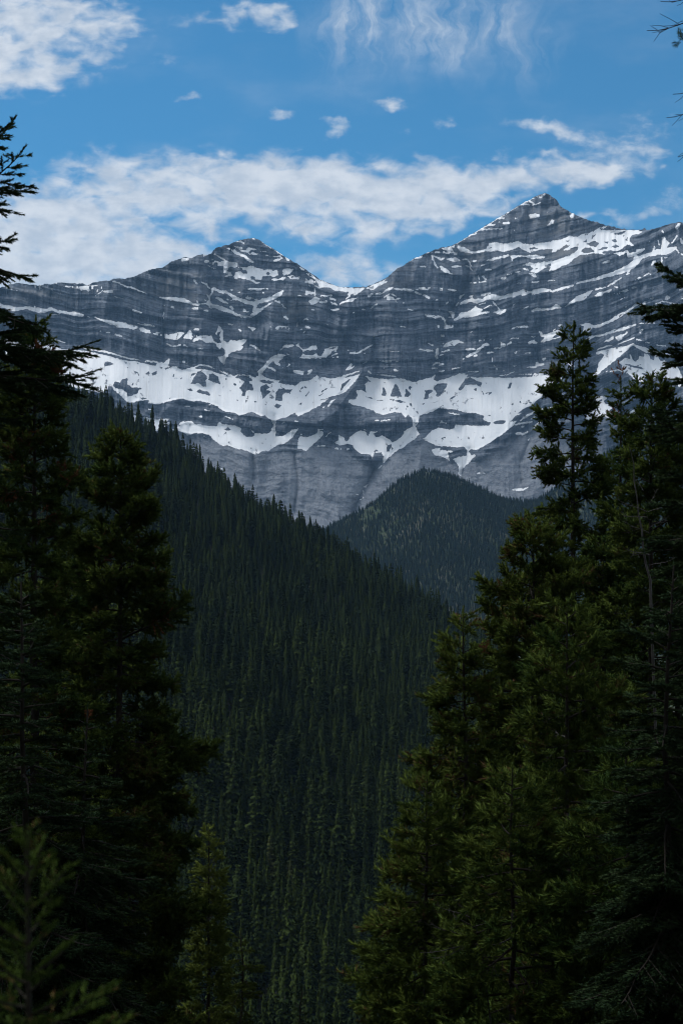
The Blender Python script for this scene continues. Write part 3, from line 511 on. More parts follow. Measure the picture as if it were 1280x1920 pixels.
D += (fbm(PX / 7, PY / 7, 3, 151) - .5) * 11 * rock * (1 - .4 * SLAB) + (fbm(PX / 30, PY / 30, 3, 152) - .5) * 20 * calm * (1 - .5 * SLAB)
D += (fbm((PX + ST * .4) / 26, (ST - PX * .2) / 13, 3, 153, .6) - .5) * 15 * SLAB
def spine(pts, amp, rad):
    """a rib (amp > 0) or gully (amp < 0) in metres along a line of photo points"""
    global D
    best = np.full(PX.shape, 1e9, np.float32)
    for (xa, ya), (xb, yb) in zip(pts[:-1], pts[1:]):
        dx, dy = xb - xa, yb - ya
        q = np.clip(((PX - xa) * dx + (PY - ya) * dy) / (dx * dx + dy * dy), 0, 1)
        best = np.minimum(best, (PX + wob * .25 - xa - q * dx) ** 2 + (PY - ya - q * dy) ** 2)
    D = D + amp * .8 * np.exp(-np.sqrt(best) / rad) * (.35 + .65 * calm)
for pts, a, r in (([(512,560),(510,610),(508,660),(500,690)],95,17), ([(556,604),(531,646),(500,690),(478,730)],-80,14), ([(730,548),(735,600),(742,660),(748,700)],110,22),
        ([(681,600),(640,650),(610,690)],-60,16), ([(790,560),(800,620),(806,690)],-60,14), ([(861,480),(889,519),(858,562),(834,602),(818,662),(812,704)],-95,15),
        ([(675,700),(655,735),(630,770),(600,790)],85,14), ([(880,706),(866,730)],40,10), ([(1186,645),(1150,680),(1105,720)],70,18), ([(1186,645),(1230,700)],60,16),
        ([(553,850),(556,900),(553,960)],-40,5), ([(700,880),(694,895),(680,920),(660,960)],-80,8), ([(941,860),(960,830),(985,800)],-30,6), ([(975,905),(972,870),(990,830)],-35,6),
        ([(475,850),(474,900)],-45,5), ([(355,800),(352,860)],-30,5), ([(513,780),(513,830)],-60,8), ([(778,795),(765,815),(735,850)],-40,8), ([(880,842),(864,890)],-50,7),
        ([(1018,365),(1010,410),(1000,450)],70,14), ([(1045,380),(1046,430)],-35,5), ([(470,450),(465,500),(455,560)],45,18), ([(400,470),(392,540),(400,600)],-60,12),
        ([(418,600),(415,650),(420,690)],-55,10), ([(1195,470),(1192,560)],60,18), ([(950,540),(945,600),(948,680)],40,14), ([(1080,520),(1075,600)],40,14),
        ([(96,534),(92,570)],-40,3), ([(240,530),(235,600),(238,660)],40,16), ([(310,520),(305,600),(310,660)],-45,12), ([(580,560),(585,640),(580,700)],50,16),
        ([(655,560),(650,620)],45,12), ([(575,530),(590,560)],-50,8), ([(450,640),(446,680)],45,12), ([(352,640),(350,670)],35,9)):
    spine(pts, a, r)
Yd = Yd - D
X3 = U * Yd; Z3 = Vv * Yd
# the far side of the ridge falls away behind
nb = 14
bx, by_, bz = [], [], []
for k in range(1, nb + 1):
    q = k / nb
    by_.append(Yd[-1] + 900 * q); bx.append(X3[-1]); bz.append(Z3[-1] * (1 - q) ** 1.1 - 60 * q - 14 * min(k, 2) + (fbm(px / 40, px * 0 + k * .6, 3, 171) - .5) * 120 * q)
XX = np.concatenate([X3, np.array(bx)]); YY = np.concatenate([Yd, np.array(by_)]); ZZ = np.concatenate([Z3, np.array(bz)])
nr, nc = XX.shape
def ext(A, v): return np.concatenate([A, np.full((nb, nc), v, np.float32)])
# skirt: the foot goes down below the valley floor
XX[0] *= .999; YY[0] -= 60; ZZ[0] = -220
idx = np.arange(nr * nc, dtype=np.int32).reshape(nr, nc)
Q = np.stack([idx[:-1, :-1], idx[:-1, 1:], idx[1:, 1:], idx[1:, :-1]], -1).reshape(-1, 4)
# snow flecks caught on small ledges
fleck = sm(vnoise(ST / 6.5, PX / 90 + 4, 181), .7, .82) * sm(fbm(PX / 9, PY / 9, 2, 182), .52, .62) * sm(fbm(PX / 60, PY / 60, 2, 183), .45, .6) * (1 - SLAB) * sm(PY, 740, 690)
SNOW = np.maximum(SNOW, fleck * .8)
brown = np.zeros_like(PX)
for cx, cy, rx, ry in ((330,535,80,38), (1030,420,70,32), (1000,400,50,24), (70,555,70,18), (550,575,40,25), (870,480,40,30), (1060,470,60,30), (740,520,30,20)):
    brown = np.maximum(brown, np.exp(-((PX - cx) / rx) ** 2 - ((PY - cy) / ry) ** 2))
brown = brown * sm(fbm(PX / 22, ST / 9, 3, 191), .32, .6)
m, N, out = material('limestone_and_snow')
sc = N.attr('bed', 'Vector')
snow = N.attr('snow'); slab = N.attr('slab'); brn = N.attr('brown')
streak = N.noise(N.mapping(sc, scale=(.085, .007, 1)), 1, 5, .65)
streak2 = N.noise(N.mapping(sc, scale=(.24, .016, 1), loc=(3, 9, 0)), 1, 4, .65)
beds = N.noise(N.mapping(sc, scale=(.006, .13, 1)), 1, 6, .72)
blot = N.noise(N.mapping(sc, scale=(.006, .008, 1)), 1, 5, .55)
grain = N.noise(N.mapping(sc, scale=(.12, .17, 1)), 1, 5, .7)
st_ = N.rng(N.math('ADD', N.math('MULTIPLY', streak, .6), N.math('MULTIPLY', streak2, .4)), .4, .6)
hang = N.rng(N.noise(N.mapping(sc, scale=(.009, .02, 1), loc=(2, 5, 0)), 1, 3, .55), .4, .6)
st_ = N.math('SUBTRACT', 1.0, N.math('MULTIPLY', N.math('SUBTRACT', 1.0, st_), N.math('MULTIPLY_ADD', hang, .9, .1)))
thick = N.rng(N.noise(N.mapping(sc, scale=(.0015, .022, 1), loc=(8, 1, 0)), 1, 3, .6), .36, .62)
st_ = N.math('ADD', N.math('MULTIPLY', st_, .78), N.math('MULTIPLY_ADD', thick, .42, -.26))
f = N.math('ADD', N.math('MULTIPLY', st_, .7), N.math('ADD', N.math('MULTIPLY', beds, 1.1), N.math('MULTIPLY', blot, .4)))
f = N.math('ADD', f, N.math('MULTIPLY_ADD', grain, 1.3, -1.3))
def isol(scale, w, rot=0., loc=(0, 0, 0), det=4):
    q = N.noise(N.mapping(sc, scale=scale, rot=(0, 0, rot), loc=loc), 1, det, .6)
    return N.rng(N.math('ABSOLUTE', N.math('SUBTRACT', q, .5)), 0., w)
ln = N.math('MULTIPLY', isol((.0035, .06, 1), .04), isol((.006, .13, 1), .05, loc=(5, 2, 0)))
ln = N.math('MULTIPLY_ADD', ln, .7, .3)
lv = N.math('MULTIPLY_ADD', N.math('MAXIMUM', isol((.045, .012, 1), .045, .12, det=5), N.math('SUBTRACT', 1.0, hang)), .5, .5)
lines = N.math('MULTIPLY', ln, lv)
lslab = N.math('MULTIPLY', N.math('MULTIPLY_ADD', isol((.006, .03, 1), .02, .15, (1, 7, 0), 5), .5, .5), N.math('MULTIPLY_ADD', isol((.018, .009, 1), .018, -.35, (4, 4, 0), 5), .4, .6))
cliffc = N.mix(N.rng(f, .0, .8, smooth=False), ROCK_D, ROCK_L)
crack = N.rng(N.noise(N.mapping(sc, scale=(.008, .05, 1), rot=(0, 0, .1)), 1, 6, .7), .42, .5)
crackv = N.rng(N.noise(N.mapping(sc, scale=(.035, .008, 1), rot=(0, 0, -.3)), 1, 5, .7), .36, .44)
sf = N.math('MULTIPLY', N.math('MULTIPLY_ADD', crack, .22, .78), N.math('MULTIPLY_ADD', crackv, .25, .75))
slabc = N.mix(N.math('MULTIPLY', sf, N.math('MULTIPLY_ADD', grain, .5, .62), clamp=True), ROCK_D, SLAB_L)
cliffc = N.mix(lines, N.mix(.85, cliffc, ROCK_D), cliffc); slabc = N.mix(lslab, N.mix(.7, slabc, ROCK_D), slabc)
rockc = N.mix(slab, cliffc, slabc)
rockc = N.mix(N.math('MULTIPLY', brn, .8), rockc, ROCK_B)
dirt = N.rng(N.noise(N.mapping(sc, scale=(.13, .008, 1), rot=(0, 0, .12)), 1, 4, .6), .3, .44)
snowc = N.mix(dirt, (.77, .762, .75), (.88, .882, .885))
edge = N.noise(N.mapping(sc, scale=(.16, .16, 1)), 1, 3, .6)
sfac = N.rng(N.math('ADD', snow, N.math('MULTIPLY_ADD', edge, .5, -.25)), .33, .43)
speck = N.math('MULTIPLY', N.rng(N.noise(N.mapping(sc, scale=(.06, .05, 1)), 1, 4, .6), .6, .63), N.rng(N.noise(N.mapping(sc, scale=(.007, .012, 1), loc=(3, 3, 0)), 1, 3, .5), .52, .62))
sfac = N.math('MULTIPLY', sfac, N.math('SUBTRACT', 1.0, speck))
colr = N.mix(sfac, rockc, snowc)
b = principled(N, out, colr, N.mix(sfac, (.85,) * 3, (.6,) * 3), Specular_IOR_Level=.2)
bmp = N.new('ShaderNodeBump'); bmp.inputs['Strength'].default_value = 1.0; bmp.inputs['Distance'].default_value = 8
hgt = N.math('ADD', N.math('MULTIPLY', grain, .9), N.math('ADD', N.math('MULTIPLY', N.math('MULTIPLY', beds, .8), N.math('MULTIPLY_ADD', slab, -.8, 1.0)), N.math('MULTIPLY', streak2, .6)))
N.l.new(N.math('MULTIPLY', hgt, N.math('SUBTRACT', 1.0, N.math('MULTIPLY', sfac, .85))), bmp.inputs['Height']); N.l.new(bmp.outputs[0], b.inputs['Normal'])
mscale = 4700 / F
BEDV = np.stack([ext(PX * mscale, 0), ext(-ST * mscale, 0), np.zeros((nr, nc))], -1)
BEDV[MROWS:, :, 0] = px[None] * mscale; BEDV[MROWS:, :, 1] = np.arange(nb)[:, None] * 60
me = mesh('mountain', np.stack([XX, YY, ZZ], -1).reshape(-1, 3), Q, [m], {
    'snow': ('POINT', 'FLOAT', np.concatenate([SNOW, np.repeat(SNOW[-1:], nb, 0) * 0 + .5])), 'slab': ('POINT', 'FLOAT', ext(SLAB, 0)),
    'brown': ('POINT', 'FLOAT', ext(brown, 0)), 'bed': ('POINT', 'FLOAT_VECTOR', BEDV)}, smooth=True)
mt = tag(link('mountain', me), 'grey limestone mountain with two peaks, banded cliffs and broad snow fields', 'mountain', kind='structure')

# ================================================================ ground, forested hill, valley and the wooded shoulder
HRP = np.array([(-900,470),(-500,560),(-200,625),(0,692),(110,748),(200,798),(300,850),(400,924),(500,984),(600,1036),(700,1106),(840,1192),(1000,1290),(1280,1430),(1700,1600)], float)
def ridge_z(x):
    return (HY - np.interp(x * F / 1000 + HX, HRP[:, 0], HRP[:, 1])) / F * 1000
RZ0 = float(ridge_z(0.0))
def ground_z(x, y):
    x = np.asarray(x, float); y = np.asarray(y, float)
    near = np.where(y < 0, -1.75 - .8 * y, -1.75 - .33 * y) + (fbm(x / 14 + 50, y / 14 + 50, 3, 201) - .5) * 1.2  # unseen bank behind the camera, steepened to block sky light
    zs = ridge_z(x); zl = -118 + .7 * (zs - RZ0)
    t = (y - 380) / 620
    hill = zl + (zs - zl) * np.sign(t) * np.abs(t) ** np.where(t > 0, .92, 1) + (fbm(x / 70 + 20, y / 110 + 20, 3, 211) - .5) * 22 * sm(y, 1150, 900) * sm(y, 330, 430)
    over = y - 1000
    hill = np.where(over > 0, zs - .16 * over - np.minimum(over, 300) ** 2 * .0006 , hill)
    hill = np.maximum(hill, -165)
    w = sm(y, 250, 390)
    low = np.maximum(near, -140 + (fbm(x / 60, y / 60, 2, 221) - .5) * 6)
    z = low * (1 - w) + hill * w
    return z
def grid(xs, ys, fz):
    GX, GY = np.meshgrid(xs, ys); GZ = fz(GX, GY)
    n = GX.shape; i = np.arange(GX.size, dtype=np.int32).reshape(n)
    return np.stack([GX, GY, GZ], -1).reshape(-1, 3), np.stack([i[:-1, :-1], i[:-1, 1:], i[1:, 1:], i[1:, :-1]], -1).reshape(-1, 4)
m, N, out = material('forest_floor')
pos = N.new('ShaderNodeNewGeometry').outputs['Position']
g1 = N.noise(pos, .9, 5, .6); g2 = N.noise(pos, .05, 4, .6)
fc = N.mix(N.rng(g1, .3, .7), (.012, .013, .008), (.03, .03, .017))
fc = N.mix(N.math('MULTIPLY', N.rng(g2, .4, .7), .6), fc, (.022, .035, .014))
principled(N, out, fc, .95, Specular_IOR_Level=.1)
FLOOR = m
gx_ = np.unique(np.concatenate([np.arange(-2200, -400, 60), np.arange(-400, -60, 10), np.arange(-60, 60, 2), np.arange(60, 400, 10), np.arange(400, 2201, 60)]))
gy_ = np.unique(np.concatenate([np.arange(-160, 80, 2.5), np.arange(80, 300, 8), np.arange(300, 1300, 12), np.arange(1300, 5601, 60)]))
V, Q = grid(gx_, gy_, ground_z)
tag(link('ground', mesh('ground', V, Q, [FLOOR], smooth=True)), 'dark forest floor falling to a valley and rising to the wooded hillside', 'ground', kind='structure')

# wooded shoulder in front of the mountain
SHP = np.array([(-700,1120),(-200,1160),(300,1240),(430,1130),(520,1055),(600,1000),(650,974),(700,946),(750,903),(795,883),(850,896),(900,919),(940,938),(980,944),(1010,940),
                (1060,906),(1130,858),(1190,818),(1280,800),(1400,770),(1800,720)], float)
YS = 2700.
def shoulder_top(x):
    return (HY - np.interp(x * F / YS + HX, SHP[:, 0], SHP[:, 1])) / F * YS
def shoulder_z(x, y):
    zt = shoulder_top(x)
    t = (y - 1750) / (YS - 1750)
    z = -170 + (zt + 170) * np.clip(t, 0, 1) ** .95
    z = np.where(y > YS, zt - .12 * (y - YS) - np.minimum(y - YS, 200) ** 2 * .0012, z)
    return z + (fbm(x / 120 + 9, y / 200 + 9, 4, 231) - .5) * 46 * sm(y, 1750, 2000) * sm(np.abs(y - YS), 10, 260)
V, Q = grid(np.arange(-1500, 1560, 20.), np.arange(1740, 3500, 20.), shoulder_z)
m2, N, out = material('wooded_slope')
pos = N.new('ShaderNodeNewGeometry').outputs['Position']
g1 = N.noise(pos, .02, 5, .6); g2 = N.noise(pos, .2, 4, .6)
fc = N.mix(N.rng(g1, .45, .65), (.025, .035, .02), (.10, .098, .075))
fc = N.mix(N.rng(g2, .4, .7), fc, (.05, .075, .03))
principled(N, out, fc, .95, Specular_IOR_Level=.1)
tag(link('shoulder_hill', mesh('shoulder_hill', V, Q, [m2], smooth=True)), 'rounded dark wooded hill below the pale rock slabs', 'hill', kind='structure')

# ---------------------------------------------------------------- foliage materials
def foliage(name, a, b, c=None, trans=.2, tint_obj=.5):
    m, N, out = material(name)
    t = N.attr('tint')
    oi = N.new('ShaderNodeObjectInfo').outputs['Random']
    k = N.math('ADD', N.math('MULTIPLY', t, 1 - tint_obj), N.math('MULTIPLY', oi, tint_obj))
    if tint_obj > .6:      # stands of lighter and darker trees
        gp = N.new('ShaderNodeNewGeometry').outputs['Position']
        k = N.math('ADD', N.math('MULTIPLY', k, .6), N.math('MULTIPLY_ADD', N.noise(N.mapping(gp, scale=(1, .5, 1)), .022, 4, .6), 1.6, -.6))
    cc = N.mix(N.rng(k, .15, .85, smooth=False), a, b)
    if c: cc = N.mix(N.rng(t, .982, .992), cc, c)
    p = principled(N, None, cc, .85, Specular_IOR_Level=.06)
    tr = N.new('ShaderNodeBsdfTranslucent'); N.l.new(cc, tr.inputs['Color'])
    ms = N.new('ShaderNodeMixShader'); ms.inputs[0].default_value = trans
    N.l.new(p.outputs[0], ms.inputs[1]); N.l.new(tr.outputs[0], ms.inputs[2]); N.l.new(ms.outputs[0], out.inputs['Surface'])
    return m
def bark(name, a, b):
    m, N, out = material(name)
    p = N.new('ShaderNodeTexCoord').outputs['Object']
    n = N.noise(N.mapping(p, scale=(14, 14, 4)), 1, 5, .65)
    principled(N, out, N.mix(N.rng(n, .3, .7), a, b), .9, Specular_IOR_Level=.15)
    return m
M_FAR = foliage('hillside_needles', *FAR_G, trans=.1, tint_obj=.75)
M_FAR_BARK = bark('hillside_bark', (.06, .055, .05), (.15, .14, .13))
M_SHOULDER = foliage('shoulder_needles', *SHO_G, trans=.1, tint_obj=.7)
M_RUST = foliage('rust_needles', (.07, .035, .022), (.11, .06, .035), trans=.1)
M_LIGHT = foliage('light_needles', (.06, .075, .022), (.09, .105, .035), trans=.1)

def far_tree(seed, levels, per, segs, width, top_pow, droop):
    """a forest conifer one metre tall at unit scale: crown arrays (whorls of drooping ragged boughs)"""
    r = np.random.RandomState(seed); V = []; Fc = []; T = []
    for k in range(levels):
        h = .10 + .89 * ((k + r.rand() * .8) / levels) ** .95
        rad = width * (1 - h) ** top_pow * (.75 + .5 * r.rand()) + .006
        if h < .28: rad *= .45 + 1.9 * (h - .05) * r.rand() ** .4
        a0 = r.rand() * 6.28
        for j in range(per):
            if r.rand() < .10: continue
            a = a0 + 6.283 * (j + r.uniform(-.3, .3)) / per
            L = rad * r.uniform(.55, 1.15); up = .010 if h < .85 else .03
            ca, sa = math.cos(a), math.sin(a); tint = r.rand()
            for s in range(segs):
                f0 = s / segs * .72; f1 = min(f0 + 1.0 / segs + .3, 1.0)
                w = (.30 - .08 * s / segs) * L * r.uniform(.7, 1.4) + .002
                z0 = h + up - droop * L * f0 ** 1.5; z1 = h + up - droop * L * f1 ** 1.6 - .012 * r.rand()
                sw = r.uniform(-.35, .35) * L * f1; i = len(V)
                c0, c1 = L * f0, L * f1
                V += [(ca * c0 - sa * w, sa * c0 + ca * w, z0 - .008 * r.rand()), (ca * c0 + sa * w, sa * c0 - ca * w, z0 - .008 * r.rand()), (ca * c1 - sa * sw, sa * c1 + ca * sw, z1)]
                Fc.append((i, i + 1, i + 2)); T.append(np.clip(tint + r.uniform(-.2, .2), 0, 1))
                if s % 2 == 0:
                    i = len(V); q = r.uniform(.02, .035)
                    V += [(ca * c0, sa * c0, z0 + .004), (ca * c1, sa * c1, z1), (ca * (c0 + c1) / 2 - sa * sw, sa * (c0 + c1) / 2 + ca * sw, min(z0, z1) - q)]
                    Fc.append((i, i + 1, i + 2)); T.append(tint * .7)
    i = len(V)
    V += [(.004, 0, .97), (-.004, .003, .97), (0, 0, 1.03)]; Fc.append((i, i + 1, i + 2)); T.append(.5)
    return np.array(V, np.float32), np.array(Fc, np.int32), np.array(T, np.float32)
def tube(P, Rr, sides=6):
    """ring mesh along points P with radii Rr -> V, quads"""
    P = np.asarray(P, float); n = len(P)
    Tn = np.gradient(P, axis=0); Tn /= np.linalg.norm(Tn, axis=1, keepdims=True) + 1e-9
    ref = np.where(np.abs(Tn[:, 2:3]) > .9, [[1., 0, 0]], [[0., 0, 1.]])
    A = np.cross(Tn, ref); A /= np.linalg.norm(A, axis=1, keepdims=True) + 1e-9; B = np.cross(Tn, A)
    th = np.linspace(0, 2 * np.pi, sides, endpoint=False)
    V = P[:, None] + np.asarray(Rr)[:, None, None] * (np.cos(th)[None, :, None] * A[:, None] + np.sin(th)[None, :, None] * B[:, None])
    i = np.arange(n * sides).reshape(n, sides); j = np.roll(i, -1, 1)
    Q = np.stack([i[:-1], j[:-1], j[1:], i[1:]], -1).reshape(-1, 4)
    return V.reshape(-1, 3), Q
FARM = []
for q, (lv, per, sg, w, tp, dr) in enumerate(((34, 10, 3, .145, .8, .45), (36, 10, 3, .125, .72, .55), (30, 9, 3, .165, .9, .35), (38, 10, 3, .105, .62, .6), (28, 9, 3, .17, .7, .2))):
    FARM.append(far_tree(300 + q, lv, per, sg, w, tp, dr))
def far_normals(V, up=.65):
    n = np.stack([V[:, 0], V[:, 1], V[:, 2] * 0], -1); rr = np.linalg.norm(n, axis=1, keepdims=True)
    n = n / (rr + .01) * .8 + (0, 0, up) + np.random.RandomState(3).normal(0, .42, V.shape)
    return n / np.linalg.norm(n, axis=1, keepdims=True)
def far_meshes(mat, name, up=.65):
    return [mesh(name, V, Fc, [mat], {'tint': ('FACE', 'FLOAT', T)}, smooth=True, normals=far_normals(V, up)) for V, Fc, T in FARM]
ME_CROWN = far_meshes(M_FAR, 'crown'); ME_RUST = far_meshes(M_RUST, 'crown'); ME_LIGHT = far_meshes(M_LIGHT, 'crown')
tv, tq = tube([(0, 0, -.06), (0, 0, .3), (0, 0, .7), (0, 0, .98)], [.011, .009, .005, .001], 5)
ME_TRUNK = mesh('trunk', tv, tq, [M_FAR_BARK])

def stuff_forest(name, label, cat, P, protos, rot, scl, mats):
    """one object: points that carry conifers (geometry nodes)"""
    me = bpy.data.meshes.new(name); me.vertices.add(len(P)); me.vertices.foreach_set('co', np.ascontiguousarray(P, np.float32).ravel())
    for nm, typ, arr in (('rot', 'FLOAT_VECTOR', rot), ('scl', 'FLOAT_VECTOR', scl), ('pick', 'INT', np.random.RandomState(5).randint(0, len(protos), len(P)))):
        a = me.attributes.new(nm, typ, 'POINT')
        a.data.foreach_set('vector' if typ == 'FLOAT_VECTOR' else 'value', np.ascontiguousarray(arr, np.float32 if typ != 'INT' else np.int32).ravel())
    o = link(name, me); tag(o, label, cat, kind='stuff')
    for mm in mats: me.materials.append(mm)
    ng = bpy.data.node_groups.new(name, 'GeometryNodeTree')
    ng.interface.new_socket('Geometry', in_out='INPUT', socket_type='NodeSocketGeometry'); ng.interface.new_socket('Geometry', in_out='OUTPUT', socket_type='NodeSocketGeometry')
    gi = ng.nodes.new('NodeGroupInput'); go = ng.nodes.new('NodeGroupOutput')
    jn = ng.nodes.new('GeometryNodeJoinGeometry')
    for pm in reversed(protos):
        po = bpy.data.objects.new('conifer_pattern', pm)
        oi = ng.nodes.new('GeometryNodeObjectInfo'); oi.inputs['Object'].default_value = po; oi.inputs['As Instance'].default_value = True
        ng.links.new(oi.outputs['Geometry'], jn.inputs[0])
    ip = ng.nodes.new('GeometryNodeInstanceOnPoints'); ip.inputs['Pick Instance'].default_value = True
    ng.links.new(gi.outputs[0], ip.inputs['Points']); ng.links.new(jn.outputs[0], ip.inputs['Instance'])
    for nm, typ, sock in (('rot', 'FLOAT_VECTOR', 'Rotation'), ('scl', 'FLOAT_VECTOR', 'Scale'), ('pick', 'INT', 'Instance Index')):
        na = ng.nodes.new('GeometryNodeInputNamedAttribute'); na.data_type = typ; na.inputs['Name'].default_value = nm
        ng.links.new(na.outputs['Attribute'], ip.inputs[sock])
    ng.links.new(ip.outputs[0], go.inputs[0])
    md = o.modifiers.new('conifers', 'NODES'); md.node_group = ng
    return o

# ---------------------------------------------------------------- the forest on the near hill
rs = np.random.RandomState(77)
sp = 4.7
hx, hy = np.meshgrid(np.arange(-330, 560, sp), np.arange(290, 1060, sp))
hx = (hx + rs.normal(0, .55, hx.shape) * sp).ravel(); hy = (hy + rs.normal(0, .55, hy.shape) * sp).ravel()
keep = (fbm(hx / 22, hy / 22, 3, 241) > .24) & (rs.rand(len(hx)) > .06)
hx, hy = hx[keep], hy[keep]
pu = hx / hy * F + HX
ok = (pu > -260) & (pu < 1950)
hx, hy = hx[ok], hy[ok]; pu = hx / hy * F + HX
hz = ground_z(hx, hy)
hh = np.clip(rs.normal(17, 5.2, len(hx)), 5, 28) * (.8 + .45 * fbm(hx / 60, hy / 60, 2, 251))
hw = hh * rs.uniform(.75, 1.4, len(hx)); hr = rs.rand(len(hx)) * 6.28
ptop = HY - (hz + hh) / hy * F; pbot = HY - hz / hy * F
# the 300 nearest in the open view down the valley stand as trees of their own
vis = (pu > 375) & (pu < 740 - .1 * (ptop - 1500)) & (ptop < 1880) & (pbot > 1500)
order = np.argsort(np.where(vis, hy, 1e9))[:300]
GRP = 'conifers at the bottom of the forested hillside'
special = {}
for nm, lab, sx, sy, mes in (('spruce_tree', 'dead spruce with rusty purplish needles low on the forested hillside', 472, 1625, ME_RUST),
                         ('spruce_tree', 'yellowish green spruce just right of the rusty dead spruce tip on the hillside', 497, 1560, ME_LIGHT),
                         ('spruce_tree', 'pale olive spruce standing out of the dark forested slope in mid valley', 556, 1612, ME_LIGHT)):
    d = [(abs(pu[i] - sx) + abs(ptop[i] - sy), i) for i in order if i not in special]
    special[min(d)[1]] = (nm, lab, mes)
for i in order:
    k = int(rs.randint(0, len(FARM)))
    nm, lab, mes = special.get(i, ('spruce_tree', 'slim dark spruce among many alike on the lower forested hillside', ME_CROWN))
    t = empty(nm, (hx[i], hy[i], hz[i] - .3)); t.rotation_euler = (rs.uniform(-.03, .03), rs.uniform(-.03, .03), hr[i]); t.scale = (hw[i], hw[i], hh[i])
    tag(t, lab, 'tree', GRP if i not in special else None)
    link('trunk', ME_TRUNK, t); link('crown', mes[k], t)
rest = np.setdiff1d(np.arange(len(hx)), order)
stuff_forest('hillside_forest', 'dense dark conifer forest covering the hillside up to its sloping skyline', 'forest',
             np.stack([hx, hy, hz - .3], -1)[rest], ME_CROWN, np.stack([rs.uniform(-.03, .03, len(hx)), rs.uniform(-.03, .03, len(hx)), hr], -1)[rest], np.stack([hw, hw, hh], -1)[rest], [M_FAR])
print('hillside trees', len(hx))

# ---------------------------------------------------------------- the far wood on the shoulder
sp = 4.5
sx, sy = np.meshgrid(np.arange(-330, 900, sp), np.arange(1800, 2790, sp))
sx = (sx + rs.uniform(-.55, .55, sx.shape) * sp).ravel(); sy = (sy + rs.uniform(-.55, .55, sy.shape) * sp).ravel()
pu2 = sx / sy * F + HX
zz = shoulder_z(sx, sy); pv2 = HY - zz / sy * F
bare = np.exp(-((pu2 - 695) / 26) ** 2 - ((pv2 - 968) / 20) ** 2 - 0) + np.exp(-((pu2 - 715) / 22) ** 2 - ((pv2 - 985) / 30) ** 2) + .8 * np.exp(-((pu2 - 805) / 10) ** 2 - ((pv2 - 888) / 8) ** 2)
keep = (pu2 > 430) & (pu2 < 1420) & (pv2 < 1230) & (rs.rand(len(sx)) > .1 + .78 * bare * (fbm(sx / 18, sy / 18, 2, 261) > .4)) 
sx, sy, zz = sx[keep], sy[keep], zz[keep]
sh = np.clip(rs.normal(10, 2.2, len(sx)), 4, 16)
sw = sh * rs.uniform(1.0, 1.5, len(sx))
ME_SHO = far_meshes(M_SHOULDER, 'crown', 2.2)
stuff_forest('shoulder_forest', 'far bluish conifer wood covering the rounded hill below the mountain', 'forest',
             np.stack([sx, sy, zz - .3], -1), ME_SHO, np.stack([sx * 0, sx * 0, rs.rand(len(sx)) * 6.28], -1), np.stack([sw, sw, sh], -1), [M_SHOULDER])
print('shoulder trees', len(sx))

# ================================================================ the conifers close to the camera
def nrm(v): return v / (np.linalg.norm(v, axis=-1, keepdims=True) + 1e-9)
M_PINE = foliage('pine_needles', *PINE_G, PINE_DEAD, trans=.22, tint_obj=.12)
M_SPRUCE = foliage('spruce_needles', *SPR_G, trans=.18, tint_obj=.12)
M_DRY = foliage('dry_red_needles', (.12, .05, .025), (.2, .085, .04), trans=.15)
M_TIP = foliage('young_spruce_needles', (.024, .052, .010), (.075, .115, .02), (.16, .09, .04), trans=.25)
M_YOUNG = foliage('young_pine_needles', (.07, .10, .022), (.15, .19, .04), trans=.25)
M_BARK = bark('conifer_bark', (.014, .012, .010), (.042, .035, .029))
M_GREY = bark('weathered_wood', (.04, .038, .035), (.1, .095, .09))

class Geo:
    def __init__(s): s.N = []; s.V = []; s.F = []; s.T = []; s.M = []; s.n = 0
    def add(s, V, Fc, T, mi, nor=None):
        Fc = np.asarray(Fc)
        if Fc.shape[1] == 4: Fc = np.concatenate([Fc[:, [0, 1, 2]], Fc[:, [0, 2, 3]]])
        s.V.append(np.asarray(V, np.float32)); s.F.append(Fc + s.n); s.n += len(V)
        s.N.append(np.zeros((len(V), 3), np.float32) if nor is None else np.asarray(nor, np.float32))
        T = np.broadcast_to(np.asarray(T, np.float32), (len(Fc),)) ; s.T.append(T); s.M.append(np.full(len(Fc), mi, np.int32))
    def mesh(s, name, mats):
        V = np.concatenate(s.V); Nn = np.concatenate(s.N); Fa = np.concatenate(s.F)
        z = np.nonzero((Nn ** 2).sum(1) < 1e-6)[0]
        fn = np.cross(V[Fa[:, 1]] - V[Fa[:, 0]], V[Fa[:, 2]] - V[Fa[:, 0]]); acc = np.zeros_like(V)
        for k in range(3): np.add.at(acc, Fa[:, k], fn) if len(z) == len(V) else None
        if len(z) < len(V):
            wz = (Nn[Fa[:, 0]] ** 2).sum(1) < 1e-6
            for k in range(3): np.add.at(acc, Fa[wz, k], fn[wz])
        Nn[z] = nrm(acc[z])
        return mesh(name, np.concatenate(s.V), np.concatenate(s.F), mats, {'tint': ('FACE', 'FLOAT', np.concatenate(s.T))}, mi=np.concatenate(s.M), smooth=True, normals=Nn)

